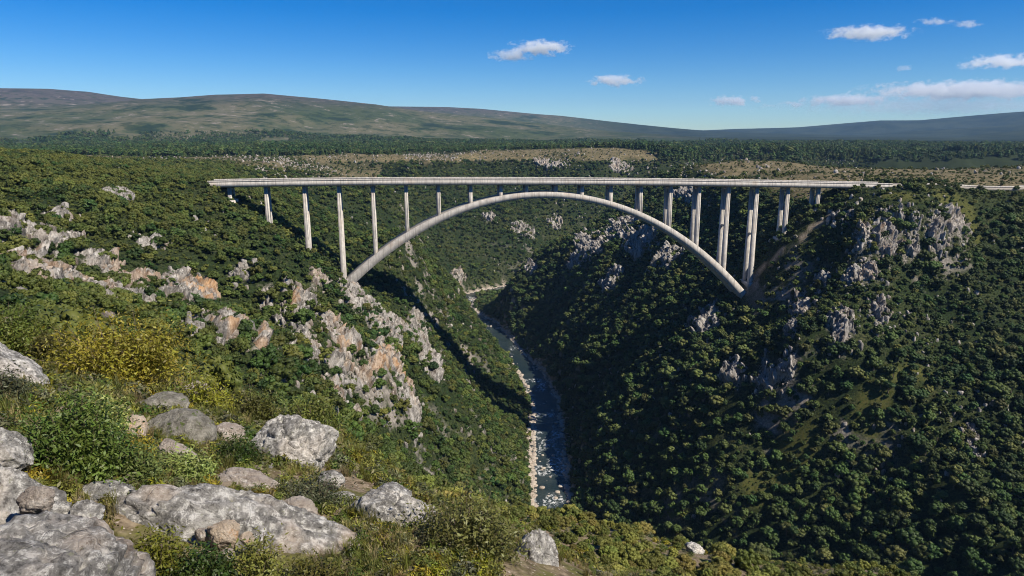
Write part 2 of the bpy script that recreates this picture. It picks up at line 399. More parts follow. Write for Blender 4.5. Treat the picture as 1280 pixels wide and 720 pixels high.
OUT = [  # cx, cy, rx, ry, chunks, size, warm, label
    (40, 352, 34, 36, 16, 4.6, .35, 'broad pale grey crag nearest the left edge of the photo, high on the left slope'),
    (112, 345, 20, 40, 14, 4.2, .4, 'tall grey crag with an orange streak, right of the broad crag at the left edge'),
    (12, 290, 22, 20, 9, 3.6, .1, 'grey crag cut by the left edge of the photo, above the broad crag'),
    (52, 300, 16, 14, 7, 3.2, .1, 'small jagged pale crag above the broad crag at the left edge'),
    (85, 300, 14, 9, 6, 2.8, .1, 'low pale rock ledge between scrub above the tall streaked crag'),
    (148, 246, 20, 8, 7, 3.6, .0, 'white rock ledge in scrub high on the left slope below the skyline'),
    (242, 372, 16, 26, 12, 4.2, 1., 'orange stained crag at the left of the row on the left slope'),
    (285, 398, 20, 28, 13, 4.2, .7, 'fluted grey and orange crag right of the orange stained one'),
    (325, 422, 9, 16, 6, 3.8, .7, 'isolated pointed crag with a grey cap and orange face'),
    (377, 374, 13, 18, 9, 4.0, 1., 'orange spire of rock in the middle of the left slope'),
    (410, 392, 13, 22, 9, 4.2, .5, 'grey crag just right of the orange spire'),
    (438, 422, 16, 24, 12, 4.6, .8, 'large pinkish crag below the left foot of the arch'),
    (452, 378, 14, 12, 7, 3.6, .2, 'pale broken rocks just under the left foot of the arch'),
    (470, 400, 9, 16, 6, 3.6, .2, 'narrow pale crag right of the broken rocks under the arch foot'),
    (487, 455, 12, 38, 15, 4.8, .9, 'tall orange and pink crag lowest in the row on the left slope'),
    (458, 472, 12, 20, 9, 4.2, .5, 'pale crag left of the tall orange and pink one'),
    (418, 492, 10, 18, 7, 3.4, .5, 'pale crag low on the left slope above the round boulder'),
    (392, 443, 10, 12, 6, 3.2, .2, 'small pale crag halfway down the left slope among dark bushes'),
    (528, 437, 16, 8, 6, 4.0, .1, 'thin pale rocks on the lower left slope near the river'),
    (1078, 300, 10, 24, 10, 6.0, .25, 'tall pale crag on the left shoulder of the right promontory'),
    (1108, 300, 12, 28, 11, 6.2, .3, 'broad shadowed crag in the middle of the right promontory'),
    (1118, 262, 22, 10, 8, 4.6, .0, 'row of pale boulders along the top of the right promontory'),
    (1168, 290, 10, 24, 9, 5.4, .1, 'pale rock rib on the right half of the right promontory'),
    (1195, 285, 9, 20, 8, 5.0, .1, 'rightmost rock rib of the right promontory beside dark trees'),
    (1140, 310, 10, 14, 6, 4.6, .1, 'small crag between the shadowed crag and the right rib'),
    (1050, 408, 18, 24, 14, 6.2, .1, 'large pale cliff halfway down the right promontory'),
    (1098, 388, 8, 20, 8, 5.4, .1, 'narrow pale cliff right of the large one on the right promontory'),
    (1004, 385, 7, 18, 7, 5.2, .1, 'slim pale rock pillar left of the large cliff'),
    (990, 412, 6, 12, 5, 4.6, .0, 'short pale rock pillar below the slim one'),
    (1068, 345, 14, 14, 8, 5.0, .3, 'broken pinkish rocks above the large cliff'),
    (915, 465, 14, 22, 9, 5.4, .1, 'shadowed crag at the foot of the right promontory'),
    (958, 470, 16, 24, 11, 5.0, .1, 'broken pale crag in the trees below the large cliff'),
    (985, 462, 8, 18, 6, 4.4, .1, 'pale rock rib right of the broken crag below the large cliff'),
    (880, 400, 14, 20, 8, 6.0, .0, 'shadowed grey crag below the right foot of the arch'),
    (1214, 555, 11, 20, 9, 3.8, .05, 'lone pale crag among trees near the right edge of the photo'),
    (1088, 338, 12, 14, 7, 4.6, .3, 'rusty brown broken rocks under the tall pale crag of the right promontory'),
    (1030, 345, 10, 14, 6, 4.6, .0, 'pale rocks between bushes left of the broken pinkish ones on the right promontory'),
    (1052, 270, 12, 9, 6, 4.2, .0, 'small pale rocks beside the last columns at the right end of the bridge'),
    (1145, 275, 8, 12, 5, 4.4, .1, 'small crag left of the pale rock rib on the right promontory'),
    (352, 395, 10, 16, 6, 3.4, .2, 'grey pale crag between the fluted crag and the orange spire'),
    (300, 345, 14, 8, 6, 3.0, .1, 'low pale rocks in scrub above the fluted crag on the left slope'),
    (505, 490, 8, 22, 8, 4.0, .4, 'thin pink crag right of the tall orange and pink one'),
    (432, 455, 9, 14, 6, 3.6, .6, 'small orange tinted crag below the large pinkish one'),
    (440, 520, 8, 12, 5, 3.2, .2, 'lowest small pale crag of the left slope, above the cracked boulder'),
    (222, 350, 14, 10, 7, 3.2, .2, 'broken grey rocks left of and above the orange stained crag'),
    (262, 412, 12, 14, 7, 3.4, .6, 'grey and orange rocks just under the orange stained crag'),
    (330, 372, 12, 12, 6, 3.2, .1, 'pale rocks between the orange spire and the fluted crag'),
    (398, 350, 14, 10, 7, 3.4, .3, 'pale ledge of rock above the orange spire'),
    (420, 450, 9, 16, 7, 3.6, .5, 'pale pink crag in the middle of the lower group on the left slope'),
    (372, 425, 9, 12, 6, 3.0, .2, 'small grey crag under the orange spire'),
    (470, 440, 9, 20, 8, 4.0, .6, 'pinkish crag between the large pinkish one and the tall orange one'),
    (498, 415, 9, 18, 7, 4.0, .2, 'pale crag on the shoulder right of the pinkish group'),
    (520, 400, 9, 14, 6, 4.0, .1, 'pale rocks on the sunlit slope behind the left foot of the arch'),
    (350, 470, 10, 9, 5, 3.0, .1, 'low pale rocks among dark bushes above the yellow green bushes'),
    (190, 305, 14, 8, 6, 3.0, .0, 'low pale rocks in scrub left of the tallest left column'),
    (75, 272, 14, 9, 6, 3.2, .0, 'pale rocks in scrub above the crags at the left edge'),
    (545, 460, 9, 12, 6, 4.2, .1, 'scattered pale rocks on the lower left slope facing the river'),
    (572, 345, 6, 14, 5, 7.0, .3, 'pinkish crag above the far bend of the river'),
    (800, 300, 22, 22, 12, 8.0, .1, 'dark crag on the shaded right gorge wall behind the bridge'),
    (740, 310, 18, 20, 9, 8.5, .1, 'shaded rock wall on the spur where the river bends away'),
    (668, 338, 10, 14, 6, 8.0, .1, 'rock nose at the foot of the spur beside the river bend'),
    (720, 325, 12, 14, 6, 7.5, .1, 'pale streaked rock on the spur left of the shaded rock wall'),
    (775, 280, 14, 12, 6, 7.5, .1, 'shaded crag under the right half of the arch crown'),
    (835, 325, 14, 18, 7, 7.0, .0, 'grey rock rib on the shaded wall between two columns'),
    (765, 350, 10, 16, 6, 7.0, .0, 'dark rock rib low on the shaded right gorge wall'),
    (655, 290, 14, 10, 6, 8.0, .1, 'pale rocks on the sunlit far gorge wall under the arch crown'),
    (610, 272, 12, 9, 5, 8.0, .1, 'small pale rocks on the far gorge wall left of the arch crown'),
    (690, 275, 12, 10, 6, 8.0, .15, 'rust tinted rocks on the far gorge wall just under the arch crown'),
    (780, 210, 20, 8, 7, 8.0, .2, 'row of pale rocks along the far rim above the bridge deck'),
    (690, 205, 24, 8, 7, 8.0, .2, 'pale rocks along the far rim above the middle of the deck'),
    (860, 250, 18, 16, 9, 7.5, .1, 'pale crag behind the right columns of the bridge'),
]
rngO = np.random.default_rng(5)
CRAGS = []                                     # every crag: where its blocks stand
for cx, cy_, rx, ry, n, sz, warm, lab in OUT:
    if cx < 560: sz = sz * 1.1
    n = int(n * 1.9); a = rngO.uniform(0, 6.28, n * 3); q = np.sqrt(rngO.uniform(0, 1, n * 3))
    p, t = cast(cx + rx * q * np.cos(a), cy_ + ry * q * np.sin(a)); ok = ~np.isnan(t)
    if ok.sum() < 3: continue
    med = np.median(t[ok]); ok &= np.abs(t - med) < .19 * med
    CRAGS.append((p[ok][:n], sz, warm * .75, lab))
CRP = np.concatenate([np.c_[p[:, :2], np.full(len(p), sz * .42)] for p, sz, _, _ in CRAGS])
def rocky(x, y):
    out = np.zeros(len(x)); m = np.where((np.hypot(x, y) < 1300) & (y > 60))[0]
    for s in range(0, len(m), 6000):
        i = m[s:s + 6000]
        d = np.hypot(x[i, None] - CRP[None, :, 0], y[i, None] - CRP[None, :, 1]) / CRP[None, :, 2]
        out[i] = 1 - sst(.4, 1.25, d.min(1) + .5 * vnoise2(x[i] / 3, y[i] / 3, 73))
    return out
# ================================================================== terrain sheet
az = np.r_[np.arange(-180, -50, 3.), np.arange(-50, 50, .125), np.arange(50, 180, 3.)]
az = np.radians(az); na = len(az)
rr = [.35]
while rr[-1] < 2100: rr.append(rr[-1] * 1.0088 + .004)
while rr[-1] < 15000: rr.append(rr[-1] * 1.016)
rr = np.array(rr); nr = len(rr)
X = (rr[:, None] * np.sin(az)).ravel(); Y = (rr[:, None] * np.cos(az)).ravel()
Z = hfun(X, Y)
ii = np.arange(nr - 1)[:, None] * na; jj = np.arange(na)[None, :]; j2 = (jj + 1) % na
Q = np.stack([ii + jj, ii + j2, ii + na + j2, ii + na + jj], -1).reshape(-1, 4)
g = Geo(); g.add(np.c_[X, Y, Z], Q[:, ::-1])
g.add([(0, 0, plane(0, 0))], np.zeros((0, 3), int))
g.f.append(np.array([(j, (j + 1) % na, len(X)) for j in range(na)])[:, ::-1])
tm = g.mesh('terrain', smooth=True)
Xa, Ya, Za = np.r_[X, 0], np.r_[Y, 0], np.r_[Z, -1.4]
attr(tm, 'dry', dry(Xa, Ya) * (np.hypot(Xa, Ya) < 2200))
attr(tm, 'glade', glade(Xa, Ya))
attr(tm, 'forest', forest(Xa, Ya))
attr(tm, 'bank', (1 - sst(13.5, 17, river_dist(Xa, Ya) + 3 * vnoise2(Xa / 7, Ya / 7, 71))) * (Za < -244))
attr(tm, 'track', 1 - sst(1.0, 2.2, poly_dist(Xa, Ya, TRACK) + .8 * vnoise2(Xa / 4, Ya / 4, 72)))
attr(tm, 'near', 1 - sst(48, 78, np.hypot(Xa, Ya)))
attr(tm, 'rise', np.clip(np.where(np.hypot(Xa, Ya) > 2200, mountains(Xa, Ya), 0) / 400., 0, 1))
attr(tm, 'far', sst(2500, 3000, np.hypot(Xa, Ya)))
attr(tm, 'wooded', sst(200, 1400, Xa) * (Ya > 2000))
attr(tm, 'rocky', rocky(Xa, Ya))

M = Mat('ground_cover', .95, .1)
P = M.coord('Position')
n1 = M.noise(P, .02, 6); n2 = M.noise(P, .11, 6, .65); n3 = M.noise(P, .9, 5, .65); n4 = M.noise(P, 9., 6, .7)
green = M.mix(M.ramp(n1, .38, .62), (.020, .034, .012), (.046, .056, .020))
green = M.mix(M.ramp(n2, .52, .74), green, (.075, .070, .036)); green = M.mix(M.ramp(n3, .44, .56), (.012, .019, .007), green)
geo = M.n('ShaderNodeNewGeometry'); sx = M.n('ShaderNodeSeparateXYZ'); M.set(sx.inputs[0], geo.outputs['Normal'])
steep = M.math('MULTIPLY', M.ramp(sx.outputs[2], .66, .46), M.ramp(M.noise(P, .05, 4), .50, .62))
rockc = M.mix(M.ramp(n3, .4, .7), (.16, .145, .125), (.30, .27, .235))
cgr = M.mix(M.math('MAXIMUM', steep, M.math('MULTIPLY', M.attr('rocky'), M.ramp(n3, .42, .5))), green, rockc)
tan = M.mix(M.ramp(n2, .35, .65), (.105, .088, .046), (.185, .15, .085))
tan = M.mix(M.ramp(M.noise(P, .25, 4), .52, .66), tan, (.045, .055, .022))
cgr = M.mix(M.attr('dry'), cgr, tan)
gl = M.mix(M.ramp(n3, .35, .7), (.052, .064, .016), (.095, .088, .028))
cgr = M.mix(M.attr('glade'), cgr, gl)
cgr = M.mix(M.attr('bank'), cgr, M.mix(M.ramp(n3, .35, .65), (.20, .16, .125), (.48, .42, .35)))
cgr = M.mix(M.attr('track'), cgr, M.mix(M.ramp(n3, .35, .65), (.20, .15, .10), (.36, .30, .22)))
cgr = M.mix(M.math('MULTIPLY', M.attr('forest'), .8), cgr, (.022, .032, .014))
# near ground: soil, dry grass litter, gravel
soil = M.mix(M.ramp(n4, .35, .68), (.085, .062, .040), (.27, .215, .15))
soil = M.mix(M.ramp(M.noise(P, 1.7, 5), .45, .62), soil, (.115, .11, .038))
soil = M.mix(M.ramp(M.voro(P, 16.), .20, .12), soil, M.mix(n4, (.34, .27, .22), (.5, .45, .39)))
cgr = M.mix(M.attr('near'), cgr, soil)
# mountain heath
m1 = M.noise(P, .0011, 8, .62); m2 = M.noise(P, .0035, 8, .68); m3 = M.noise(P, .016, 6, .7)
heath = M.mix(M.ramp(m1, .42, .58), (.048, .064, .028), (.105, .100, .058))
heath = M.mix(M.ramp(m2, .50, .60), heath, (.036, .056, .022))
heath = M.mix(M.ramp(M.attr('rise'), .35, .72), heath, M.mix(M.ramp(m2, .35, .65), (.048, .042, .042), (.095, .082, .070)))
heath = M.mix(M.ramp(m2, .57, .61), heath, (.014, .028, .015))
heath = M.mix(M.math('MULTIPLY', M.ramp(m3, .52, .58), .75), heath, (.022, .036, .016))
heath = M.mix(M.math('MULTIPLY', M.ramp(m3, .44, .38), M.ramp(m2, .50, .44)), heath, (.19, .17, .145))
heath = M.mix(M.ramp(M.attr('rise'), .03, .0), heath, (.030, .048, .018))
heath = M.mix(M.attr('wooded'), heath, M.mix(M.ramp(m2, .40, .60), (.010, .020, .014), (.030, .042, .026)))
cgr = M.mix(M.attr('far'), cgr, heath)
M.color(cgr)
bh = M.math('ADD', M.math('MULTIPLY', n3, .5), M.math('MULTIPLY', n4, .06))
M.normal(M.bump(bh, .8, .6))
MAT_GROUND = M.m
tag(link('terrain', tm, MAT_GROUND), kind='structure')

# ================================================================== river
def smooth_poly(P, n):
    d = np.r_[0, np.cumsum(np.hypot(*np.diff(P, axis=0).T))]
    t = np.linspace(0, d[-1], n); k = np.array([np.interp(t, d, P[:, i]) for i in (0, 1)]).T
    return k
cl = smooth_poly(RIVER, 800)
for _ in range(10): cl[1:-1] = (cl[:-2] + 2 * cl[1:-1] + cl[2:]) / 4
tg = np.gradient(cl, axis=0); tg /= np.linalg.norm(tg, axis=1)[:, None]; nm = np.c_[-tg[:, 1], tg[:, 0]]
ws = np.linspace(-21, 21, 29)
RV = (cl[:, None, :] + nm[:, None, :] * ws[None, :, None]).reshape(-1, 2)
sl_ = np.repeat(np.cumsum(np.r_[0, np.hypot(*np.diff(cl, axis=0).T)]), len(ws)); sw = np.tile(ws, len(cl))
rz = -250.45 + .28 * fbm2(sl_, sw * 1.0, 9, 4, 81) + .25 * np.abs(fbm2(sl_, sw, 30, 2, 82))
g = Geo(); k = len(ws)
i = np.arange(len(cl) - 1)[:, None] * k; j = np.arange(k - 1)[None, :]
g.add(np.c_[RV, rz], np.stack([i + j, i + j + 1, i + k + j + 1, i + k + j], -1).reshape(-1, 4))
rm = g.mesh('river', smooth=True)
rap = sst(.02, .22, fbm2(sl_, sw * .6, 30, 3, 83)) * sst(-.10, .14, fbm2(sl_ * .45, sw * 1.5, 7, 4, 84))
attr(rm, 'rapid', rap)
M = Mat('river_water', .07, .32); P = M.coord('Position')
M.color(M.mix(M.ramp(M.noise(P, .05, 4), .35, .65), (.016, .027, .027), (.030, .042, .038)))
fo = M.math('MULTIPLY', M.attr('rapid'), M.ramp(M.noise(P, .42, 7, .75), .49, .60))
M.color(M.mix(fo, M.b.inputs['Base Color'].links[0].from_socket, (.75, .77, .77)))
M.set(M.b.inputs['Roughness'], M.ramp(fo, 0, 1, .16, .8))
M.normal(M.bump(M.noise(P, .5, 6, .65), .9, .8))
tag(link('river', rm, M.m), kind='structure')

# ================================================================== bridge
PHI = R(9); AX = np.array([math.cos(PHI), math.sin(PHI)]); NRM = np.array([-math.sin(PHI), math.cos(PHI)]); YB = 455.
def s_of(px, py, off=0.):
    """along-bridge distance and height of a photo point on the facade plane (off = metres behind it)"""
    d = ray(px, py); D = YB * NRM[1] + off
    t = D / (d[0] * NRM[0] + d[1] * NRM[1]); p = d * t
    return (p[0] * AX[0] + (p[1] - YB) * AX[1]), p[2]
def bp(s, off, z): q = np.array([0, YB]) + s * AX + off * NRM; return (q[0], q[1], z)
sd, zd = zip(*[s_of(px, py) for px, py in ((262, 225.8), (330, 225), (450, 223.8), (600, 223), (700, 223.2), (850, 224.8), (980, 226.8), (1112, 229))])
DK = np.polyfit(sd, zd, 3)
def zdeck(s): return np.polyval(DK, s)             # top of the parapet on the near face
S0, S1 = s_of(259, 226)[0], s_of(1116, 229)[0]
AT = np.polyfit(*zip(*[s_of(px, py, 1.5) for px, py in ((434, 346.5), (470, 320), (510, 289), (560, 264), (590, 252.3), (627, 244.3), (675, 240.6), (730, 245), (770, 253.8), (807, 267), (840, 284.5), (875, 310), (905, 335.5), (934, 367))]), 4)
SA0, SA1 = s_of(430, 350, 1.5)[0] - 5, s_of(936, 370, 1.5)[0] + 5
M = Mat('bridge_concrete', .85, .25); P = M.coord('Object')
cn = M.noise(P, .35, 6, .65); st_ = M.noise(M.coord('Object', (.9, .9, .06)), 1.2, 5, .6)
cc = M.mix(M.ramp(cn, .35, .68), (.38, .355, .32), (.52, .49, .445))
cc = M.mix(M.math('MULTIPLY', M.ramp(st_, .48, .68), .7), cc, (.24, .22, .20))
cc = M.mix(M.math('MULTIPLY', M.ramp(M.noise(P, .12, 3), .56, .68), .5), cc, (.44, .36, .29))
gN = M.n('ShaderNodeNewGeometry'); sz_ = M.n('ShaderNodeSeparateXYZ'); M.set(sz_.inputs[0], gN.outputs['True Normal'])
cc = M.mix(M.math('MULTIPLY', M.ramp(sz_.outputs[2], .30, .55), .85), cc, M.mix(cn, (.13, .125, .11), (.24, .23, .20)))   # up-facing faces are mixed towards a darker grey
wv = M.n('ShaderNodeTexWave'); wv.wave_type = 'BANDS'; wv.bands_direction = 'X'; M.set(wv.inputs['Vector'], P); wv.inputs['Scale'].default_value = .065
cc = M.mix(M.math('MULTIPLY', M.ramp(wv.outputs['Fac'], .04, .0), .5), cc, (.20, .19, .17))                                    # joints between the pours
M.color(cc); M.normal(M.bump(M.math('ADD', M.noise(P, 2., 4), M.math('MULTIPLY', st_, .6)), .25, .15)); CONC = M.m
M = Mat('bridge_road_asphalt', .9, .2); M.color(M.mix(M.noise(M.coord(), 1.5, 5), (.045, .045, .047), (.07, .068, .066))); ASPH = M.m
BR = thing('arch_bridge', 'long pale concrete arch bridge with slender twin columns spanning the river gorge', 'bridge', bp(0, 8, -250))
BO = np.array(BR.location)
def bg_ext(g, prof_pts, ss, zf):
    """sweep a cross-section (offset, dz) along the bridge"""
    n = len(prof_pts); V = [np.array(bp(s, o, zf(s) + dz)) - BO for s in ss for o, dz in prof_pts]
    Fc = [(a * n + k, a * n + (k + 1) % n, (a + 1) * n + (k + 1) % n, (a + 1) * n + k) for a in range(len(ss) - 1) for k in range(n)]
    g.add(V, Fc)
    for a in (0, len(ss) - 1):
        g.add([V[a * n + k] for k in range(n)], [tuple(range(n))])
ssd = np.linspace(S0, S1, 61); DW = 16.
g = Geo(); bg_ext(g, [(.0, -1.15), (.0, -3.7), (1.4, -4.3), (14.6, -4.3), (16., -3.7), (16., -1.15)], ssd, zdeck)
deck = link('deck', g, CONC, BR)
for o0 in (.0, 15.62):
    g = Geo()
    bg_ext(g, [(o0, -1.149), (o0, 0.), (o0 + .38, 0.), (o0 + .38, -1.149)], ssd, zdeck)
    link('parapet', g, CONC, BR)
g = Geo(); bg_ext(g, [(.3, -1.146), (.3, -1.10), (15.7, -1.10), (15.7, -1.146)], ssd, zdeck); link('road_surface', g, ASPH, BR)
# arch rib
def zarch(s): return np.polyval(AT, s)
ssa = np.linspace(SA0, SA1, 73); g = Geo(); n = 4; V = []; mid = (SA0 + SA1) / 2
for s in ssa:
    dz = (zarch(s + .5) - zarch(s - .5)); nn = np.array([-dz, 1]) / math.hypot(1, dz)
    q = abs(s - mid) / (SA1 - mid); th = 4.1 + 1.9 * q ** 2; wd = 6.0 + .9 * q
    for o, e in ((8 - wd, 0), (8 + wd, 0), (8 + wd, -th), (8 - wd, -th)):
        V.append(np.array(bp(s + nn[0] * e, o, zarch(s) + nn[1] * e)) - BO)
g.add(V, [(a * 4 + k, a * 4 + (k + 1) % 4, a * 4 + 4 + (k + 1) % 4, a * 4 + 4 + k) for a in range(len(ssa) - 1) for k in range(4)])
g.add(V[:4], [(0, 1, 2, 3)]); g.add(V[-4:], [(3, 2, 1, 0)])
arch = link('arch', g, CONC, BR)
PIERS = [284.5, 330.5, 379, 422.5, 465.5, 507.5, 548.5, 589, 627, 659.5, 696.5, 729.5, 766, 804, 841.5, 877.5, 914.5, 950.5, 989.5, 1028, 1064.5]
PB = []
for px in PIERS:
    s = s_of(px, 234)[0]; zt = zdeck(s) - 4.3
    if SA0 + 6 < s < SA1 - 6: zb = zarch(s) - .8; foot = False
    else:
        q = [bp(s, o, 0) for o in (3., 13.)]; zz = hfun(np.array([a[0] for a in q]), np.array([a[1] for a in q])); zb = zz.min() - 3; foot = True
    H = zt - zb; PB.append((bp(s, 8, zb), H))
    pr = bpy.data.objects.new('pier', None); COL.objects.link(pr); pr.parent = BR; pr.location = np.array(bp(s, 8, zb)) - BO; pr.rotation_euler = (0, 0, PHI)
    w0 = 1.15 + max(0, H - 12) * .0065
    for o in (-4.6, 2.6):
        g = Geo(); V = []
        for h, w in ((0, w0), (H - 1.2, 1.12), (H - 1.2, 1.12), (H + .05, 1.3)):
            for a, b in ((-1, -1), (1, -1), (1, 1), (-1, 1)): V.append((a * w, o + 1 + b * w * .95, h))
        # hollow-faced column: a shallow groove on the outer faces
        g.add(V, [(k * 4 + m_, k * 4 + (m_ + 1) % 4, k * 4 + 4 + (m_ + 1) % 4, k * 4 + 4 + m_) for k in range(3) for m_ in range(4)] + [(12, 13, 14, 15)])
        if H > 14:
            for a in (-.62, .62): box(g, a - .16, a + .16, o + 1 - 1.24 - .0, o + 1 - 1.02, .5, H - 1.4)
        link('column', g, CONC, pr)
    if H > 9:
        g = Geo(); box(g, -.85, .85, -2.6, 2.55, H - 2.2, H - .9); link('cross_beam', g, CONC, pr)
        if H > 45: g = Geo(); box(g, -.7, .7, -2.5, 2.45, H * .52, H * .52 + 1.3); link('cross_beam', g, CONC, pr)
    if foot:
        g = Geo(); box(g, -2.6, 2.6, -6.6, 6.6, -1, 3.4); link('footing', g, CONC, pr)
for s, sg in ((S0, 1), (S1, -1)):
    g = Geo(); p = [np.array(bp(s + sg * a, o, zdeck(s) + dz)) - BO for dz in (-12, -4.6) for a, o in ((-3, 0.4), (4, .4), (4, 15.6), (-3, 15.6))]
    g.add(p, [(0, 1, 5, 4), (1, 2, 6, 5), (2, 3, 7, 6), (3, 0, 4, 7), (4, 5, 6, 7), (3, 2, 1, 0)]); link('abutment', g, CONC, BR)
for s, o in ((SA0 + 3, 8), (SA1 - 3, 8)):
    g = Geo(); q = np.array(bp(s, o, zarch(s) - 8)) - BO
    V = [q + np.r_[AX * a + NRM * b, h] for h in (-9, 7) for a, b in ((-6, -8), (6, -8), (6, 8), (-6, 8))]
    g.add(V, [(0, 1, 5, 4), (1, 2, 6, 5), (2, 3, 7, 6), (3, 0, 4, 7), (4, 5, 6, 7), (3, 2, 1, 0)]); link('arch_footing', g, CONC, BR)
# approach roads
def ribbon(name, pts, w, mat, lift, kind=None, thick=0):
    pts = np.asarray(pts, float); t = np.gradient(pts[:, :2], axis=0); t /= np.linalg.norm(t, axis=1)[:, None]; nn = np.c_[-t[:, 1], t[:, 0], np.zeros(len(t))]
    g = Geo(); k = 4
    V = []
    for p, a in zip(pts, nn): V += [p + a * w, p - a * w, p - a * (w + .8) - (0, 0, 2.5), p + a * (w + .8) - (0, 0, 2.5)]
    g.add(V, [(a * 4 + m_, a * 4 + (m_ + 1) % 4, a * 4 + 4 + (m_ + 1) % 4, a * 4 + 4 + m_) for a in range(len(pts) - 1) for m_ in range(4)])
    o = link(name, g, mat); tag(o, kind=kind); return o
def approach(s_end, sg, bend, L):
    out = []
    for a in np.linspace(0, L, 24):
        x, y, _ = bp(s_end + sg * a, 8 + bend * (a / L) ** 2 * L, 0)
        zr = zdeck(s_end) - 1.1; w = sst(5, 70, a)
        out.append((x, y, zr * (1 - w) + w * (hq(np.array([x]), np.array([y]))[0] + .5)))
    out = np.array(out)
    for _ in range(6): out[1:-1, 2] = (out[:-2, 2] + out[1:-1, 2] * 2 + out[2:, 2]) / 4
    return out
M = Mat('approach_road_concrete', .9, .2); M.color(M.mix(M.noise(M.coord('Position'), .8, 6), (.23, .205, .17), (.36, .33, .285))); RDM = M.m
ROAD_R = approach(S1, 1, .10, 260); ROAD_L = approach(S0, -1, .25, 200)
ribbon('road', ROAD_R, 6.2, RDM, .0, 'structure')
# low concrete barrier along the near edge of the right approach, broken into runs
t = np.gradient(ROAD_R[:, :2], axis=0); t /= np.linalg.norm(t, axis=1)[:, None]
BW = [(1, 4, 'pale concrete road barrier just past the right end of the bridge deck'), (5, 10, 'white concrete road barrier further right on the approach road'), (12, 16, 'short pale road barrier at the far right of the approach road')]
for a, b, lab in BW:
    g = Geo(); V = []
    for q in range(a, b + 1):
        nn = np.array([t[q][1], -t[q][0]]); p = ROAD_R[q]
        for o, h in ((5.9, -.3), (5.9, .95), (6.2, .95), (6.3, -.3)): V.append((p[0] + nn[0] * o, p[1] + nn[1] * o, p[2] + h))
    m_ = b - a + 1
    g.add(V, [(i * 4 + k, i * 4 + (k + 1) % 4, i * 4 + 4 + (k + 1) % 4, i * 4 + 4 + k) for i in range(m_ - 1) for k in range(4)] + [(0, 1, 2, 3), (m_ * 4 - 4, m_ * 4 - 3, m_ * 4 - 2, m_ * 4 - 1)])
    tag(link('road_barrier', g, CONC), lab, 'barrier', 'concrete barriers along the approach road')

# ================================================================== leaf materials
def leaf_mat(name, cols, wl=.02, trans=0., rough=.6, spec=.25, attrn=None, ztint=None):
    M = Mat(name, rough, spec); P = M.coord('Position')
    oi = M.n('ShaderNodeObjectInfo').outputs['Random']
    col = M.mix(M.ramp(M.noise(P, wl, 5, .6), .38, .62), cols[0], cols[1])
    col = M.mix(M.ramp(oi, .55, .95), col, cols[2])
    v = M.n('ShaderNodeHueSaturation'); M.set(v.inputs['Color'], col)
    M.set(v.inputs['Value'], M.ramp(M.math('FRACT', M.math('MULTIPLY', oi, 7.31)), 0, 1, .62, 1.42)); col = v.outputs[0]
    hv_ = M.n('ShaderNodeHueSaturation'); M.set(hv_.inputs['Color'], col); M.set(hv_.inputs['Hue'], M.ramp(M.math('FRACT', M.math('MULTIPLY', oi, 13.7)), 0, 1, .486, .532)); col = hv_.outputs[0]
    if ztint:
        sp_ = M.n('ShaderNodeSeparateXYZ'); M.set(sp_.inputs[0], P); col = M.mix(M.math('MULTIPLY', M.ramp(sp_.outputs[2], -62, -24), M.ramp(M.noise(P, .06, 5, .65), .38, .62)), col, ztint)  # scrub high on the plateau grows yellower, in noisy patches
    if attrn:
        v2 = M.n('ShaderNodeHueSaturation'); M.set(v2.inputs['Color'], col); a = M.attr(attrn)
        M.set(v2.inputs['Value'], M.ramp(a, 0, 1, .62, 1.38)); M.set(v2.inputs['Hue'], M.ramp(a, 0, 1, .485, .515)); col = v2.outputs[0]
    M.color(col)
    if trans:
        tr = M.n('ShaderNodeBsdfTranslucent'); hs = M.n('ShaderNodeHueSaturation'); M.set(hs.inputs['Color'], col); hs.inputs['Value'].default_value = 1.5; M.set(tr.inputs['Color'], hs.outputs[0])
        mx = M.n('ShaderNodeMixShader'); mx.inputs[0].default_value = trans; M.set(mx.inputs[1], M.b.outputs[0]); M.set(mx.inputs[2], tr.outputs[0]); M.set(M.out.inputs['Surface'], mx.outputs[0])
    return M.m
LF_DARK = leaf_mat('leaves_dark_green', [(.030, .054, .011), (.052, .078, .017), (.090, .098, .026)])
LF_OLIVE = leaf_mat('leaves_olive', [(.028, .052, .010), (.060, .080, .014), (.086, .094, .018)], .03, ztint=(.088, .098, .018))
LF_LEDGE = leaf_mat('leaves_sunny_olive', [(.105, .125, .024), (.165, .165, .036), (.19, .17, .042)], .12)
LF_PINE = leaf_mat('leaves_pine', [(.030, .060, .014), (.056, .088, .020), (.080, .10, .026)], .004)
M = Mat('bark', .9, .1); M.color(M.mix(M.noise(M.coord(), 6, 4), (.09, .07, .05), (.17, .14, .11))); BARK = M.m

def leaf_cards(g, rng, c_, nrm, size, asp=1.3, up=0.):
    n = len(c_); nrm = nrm / (np.linalg.norm(nrm, axis=1)[:, None] + 1e-9)
    t = rng.normal(size=(n, 3)); t[:, 2] += up; t -= (t * nrm).sum(1)[:, None] * nrm; t /= np.linalg.norm(t, axis=1)[:, None] + 1e-9
    b = np.cross(nrm, t); s = size[:, None] if np.ndim(size) else size
    V = np.stack([c_ - t * s * asp, c_ + b * s * .55, c_ + t * s * asp, c_ - b * s * .55], 1).reshape(-1, 3)
    g.add(V, np.arange(n * 4).reshape(n, 4))

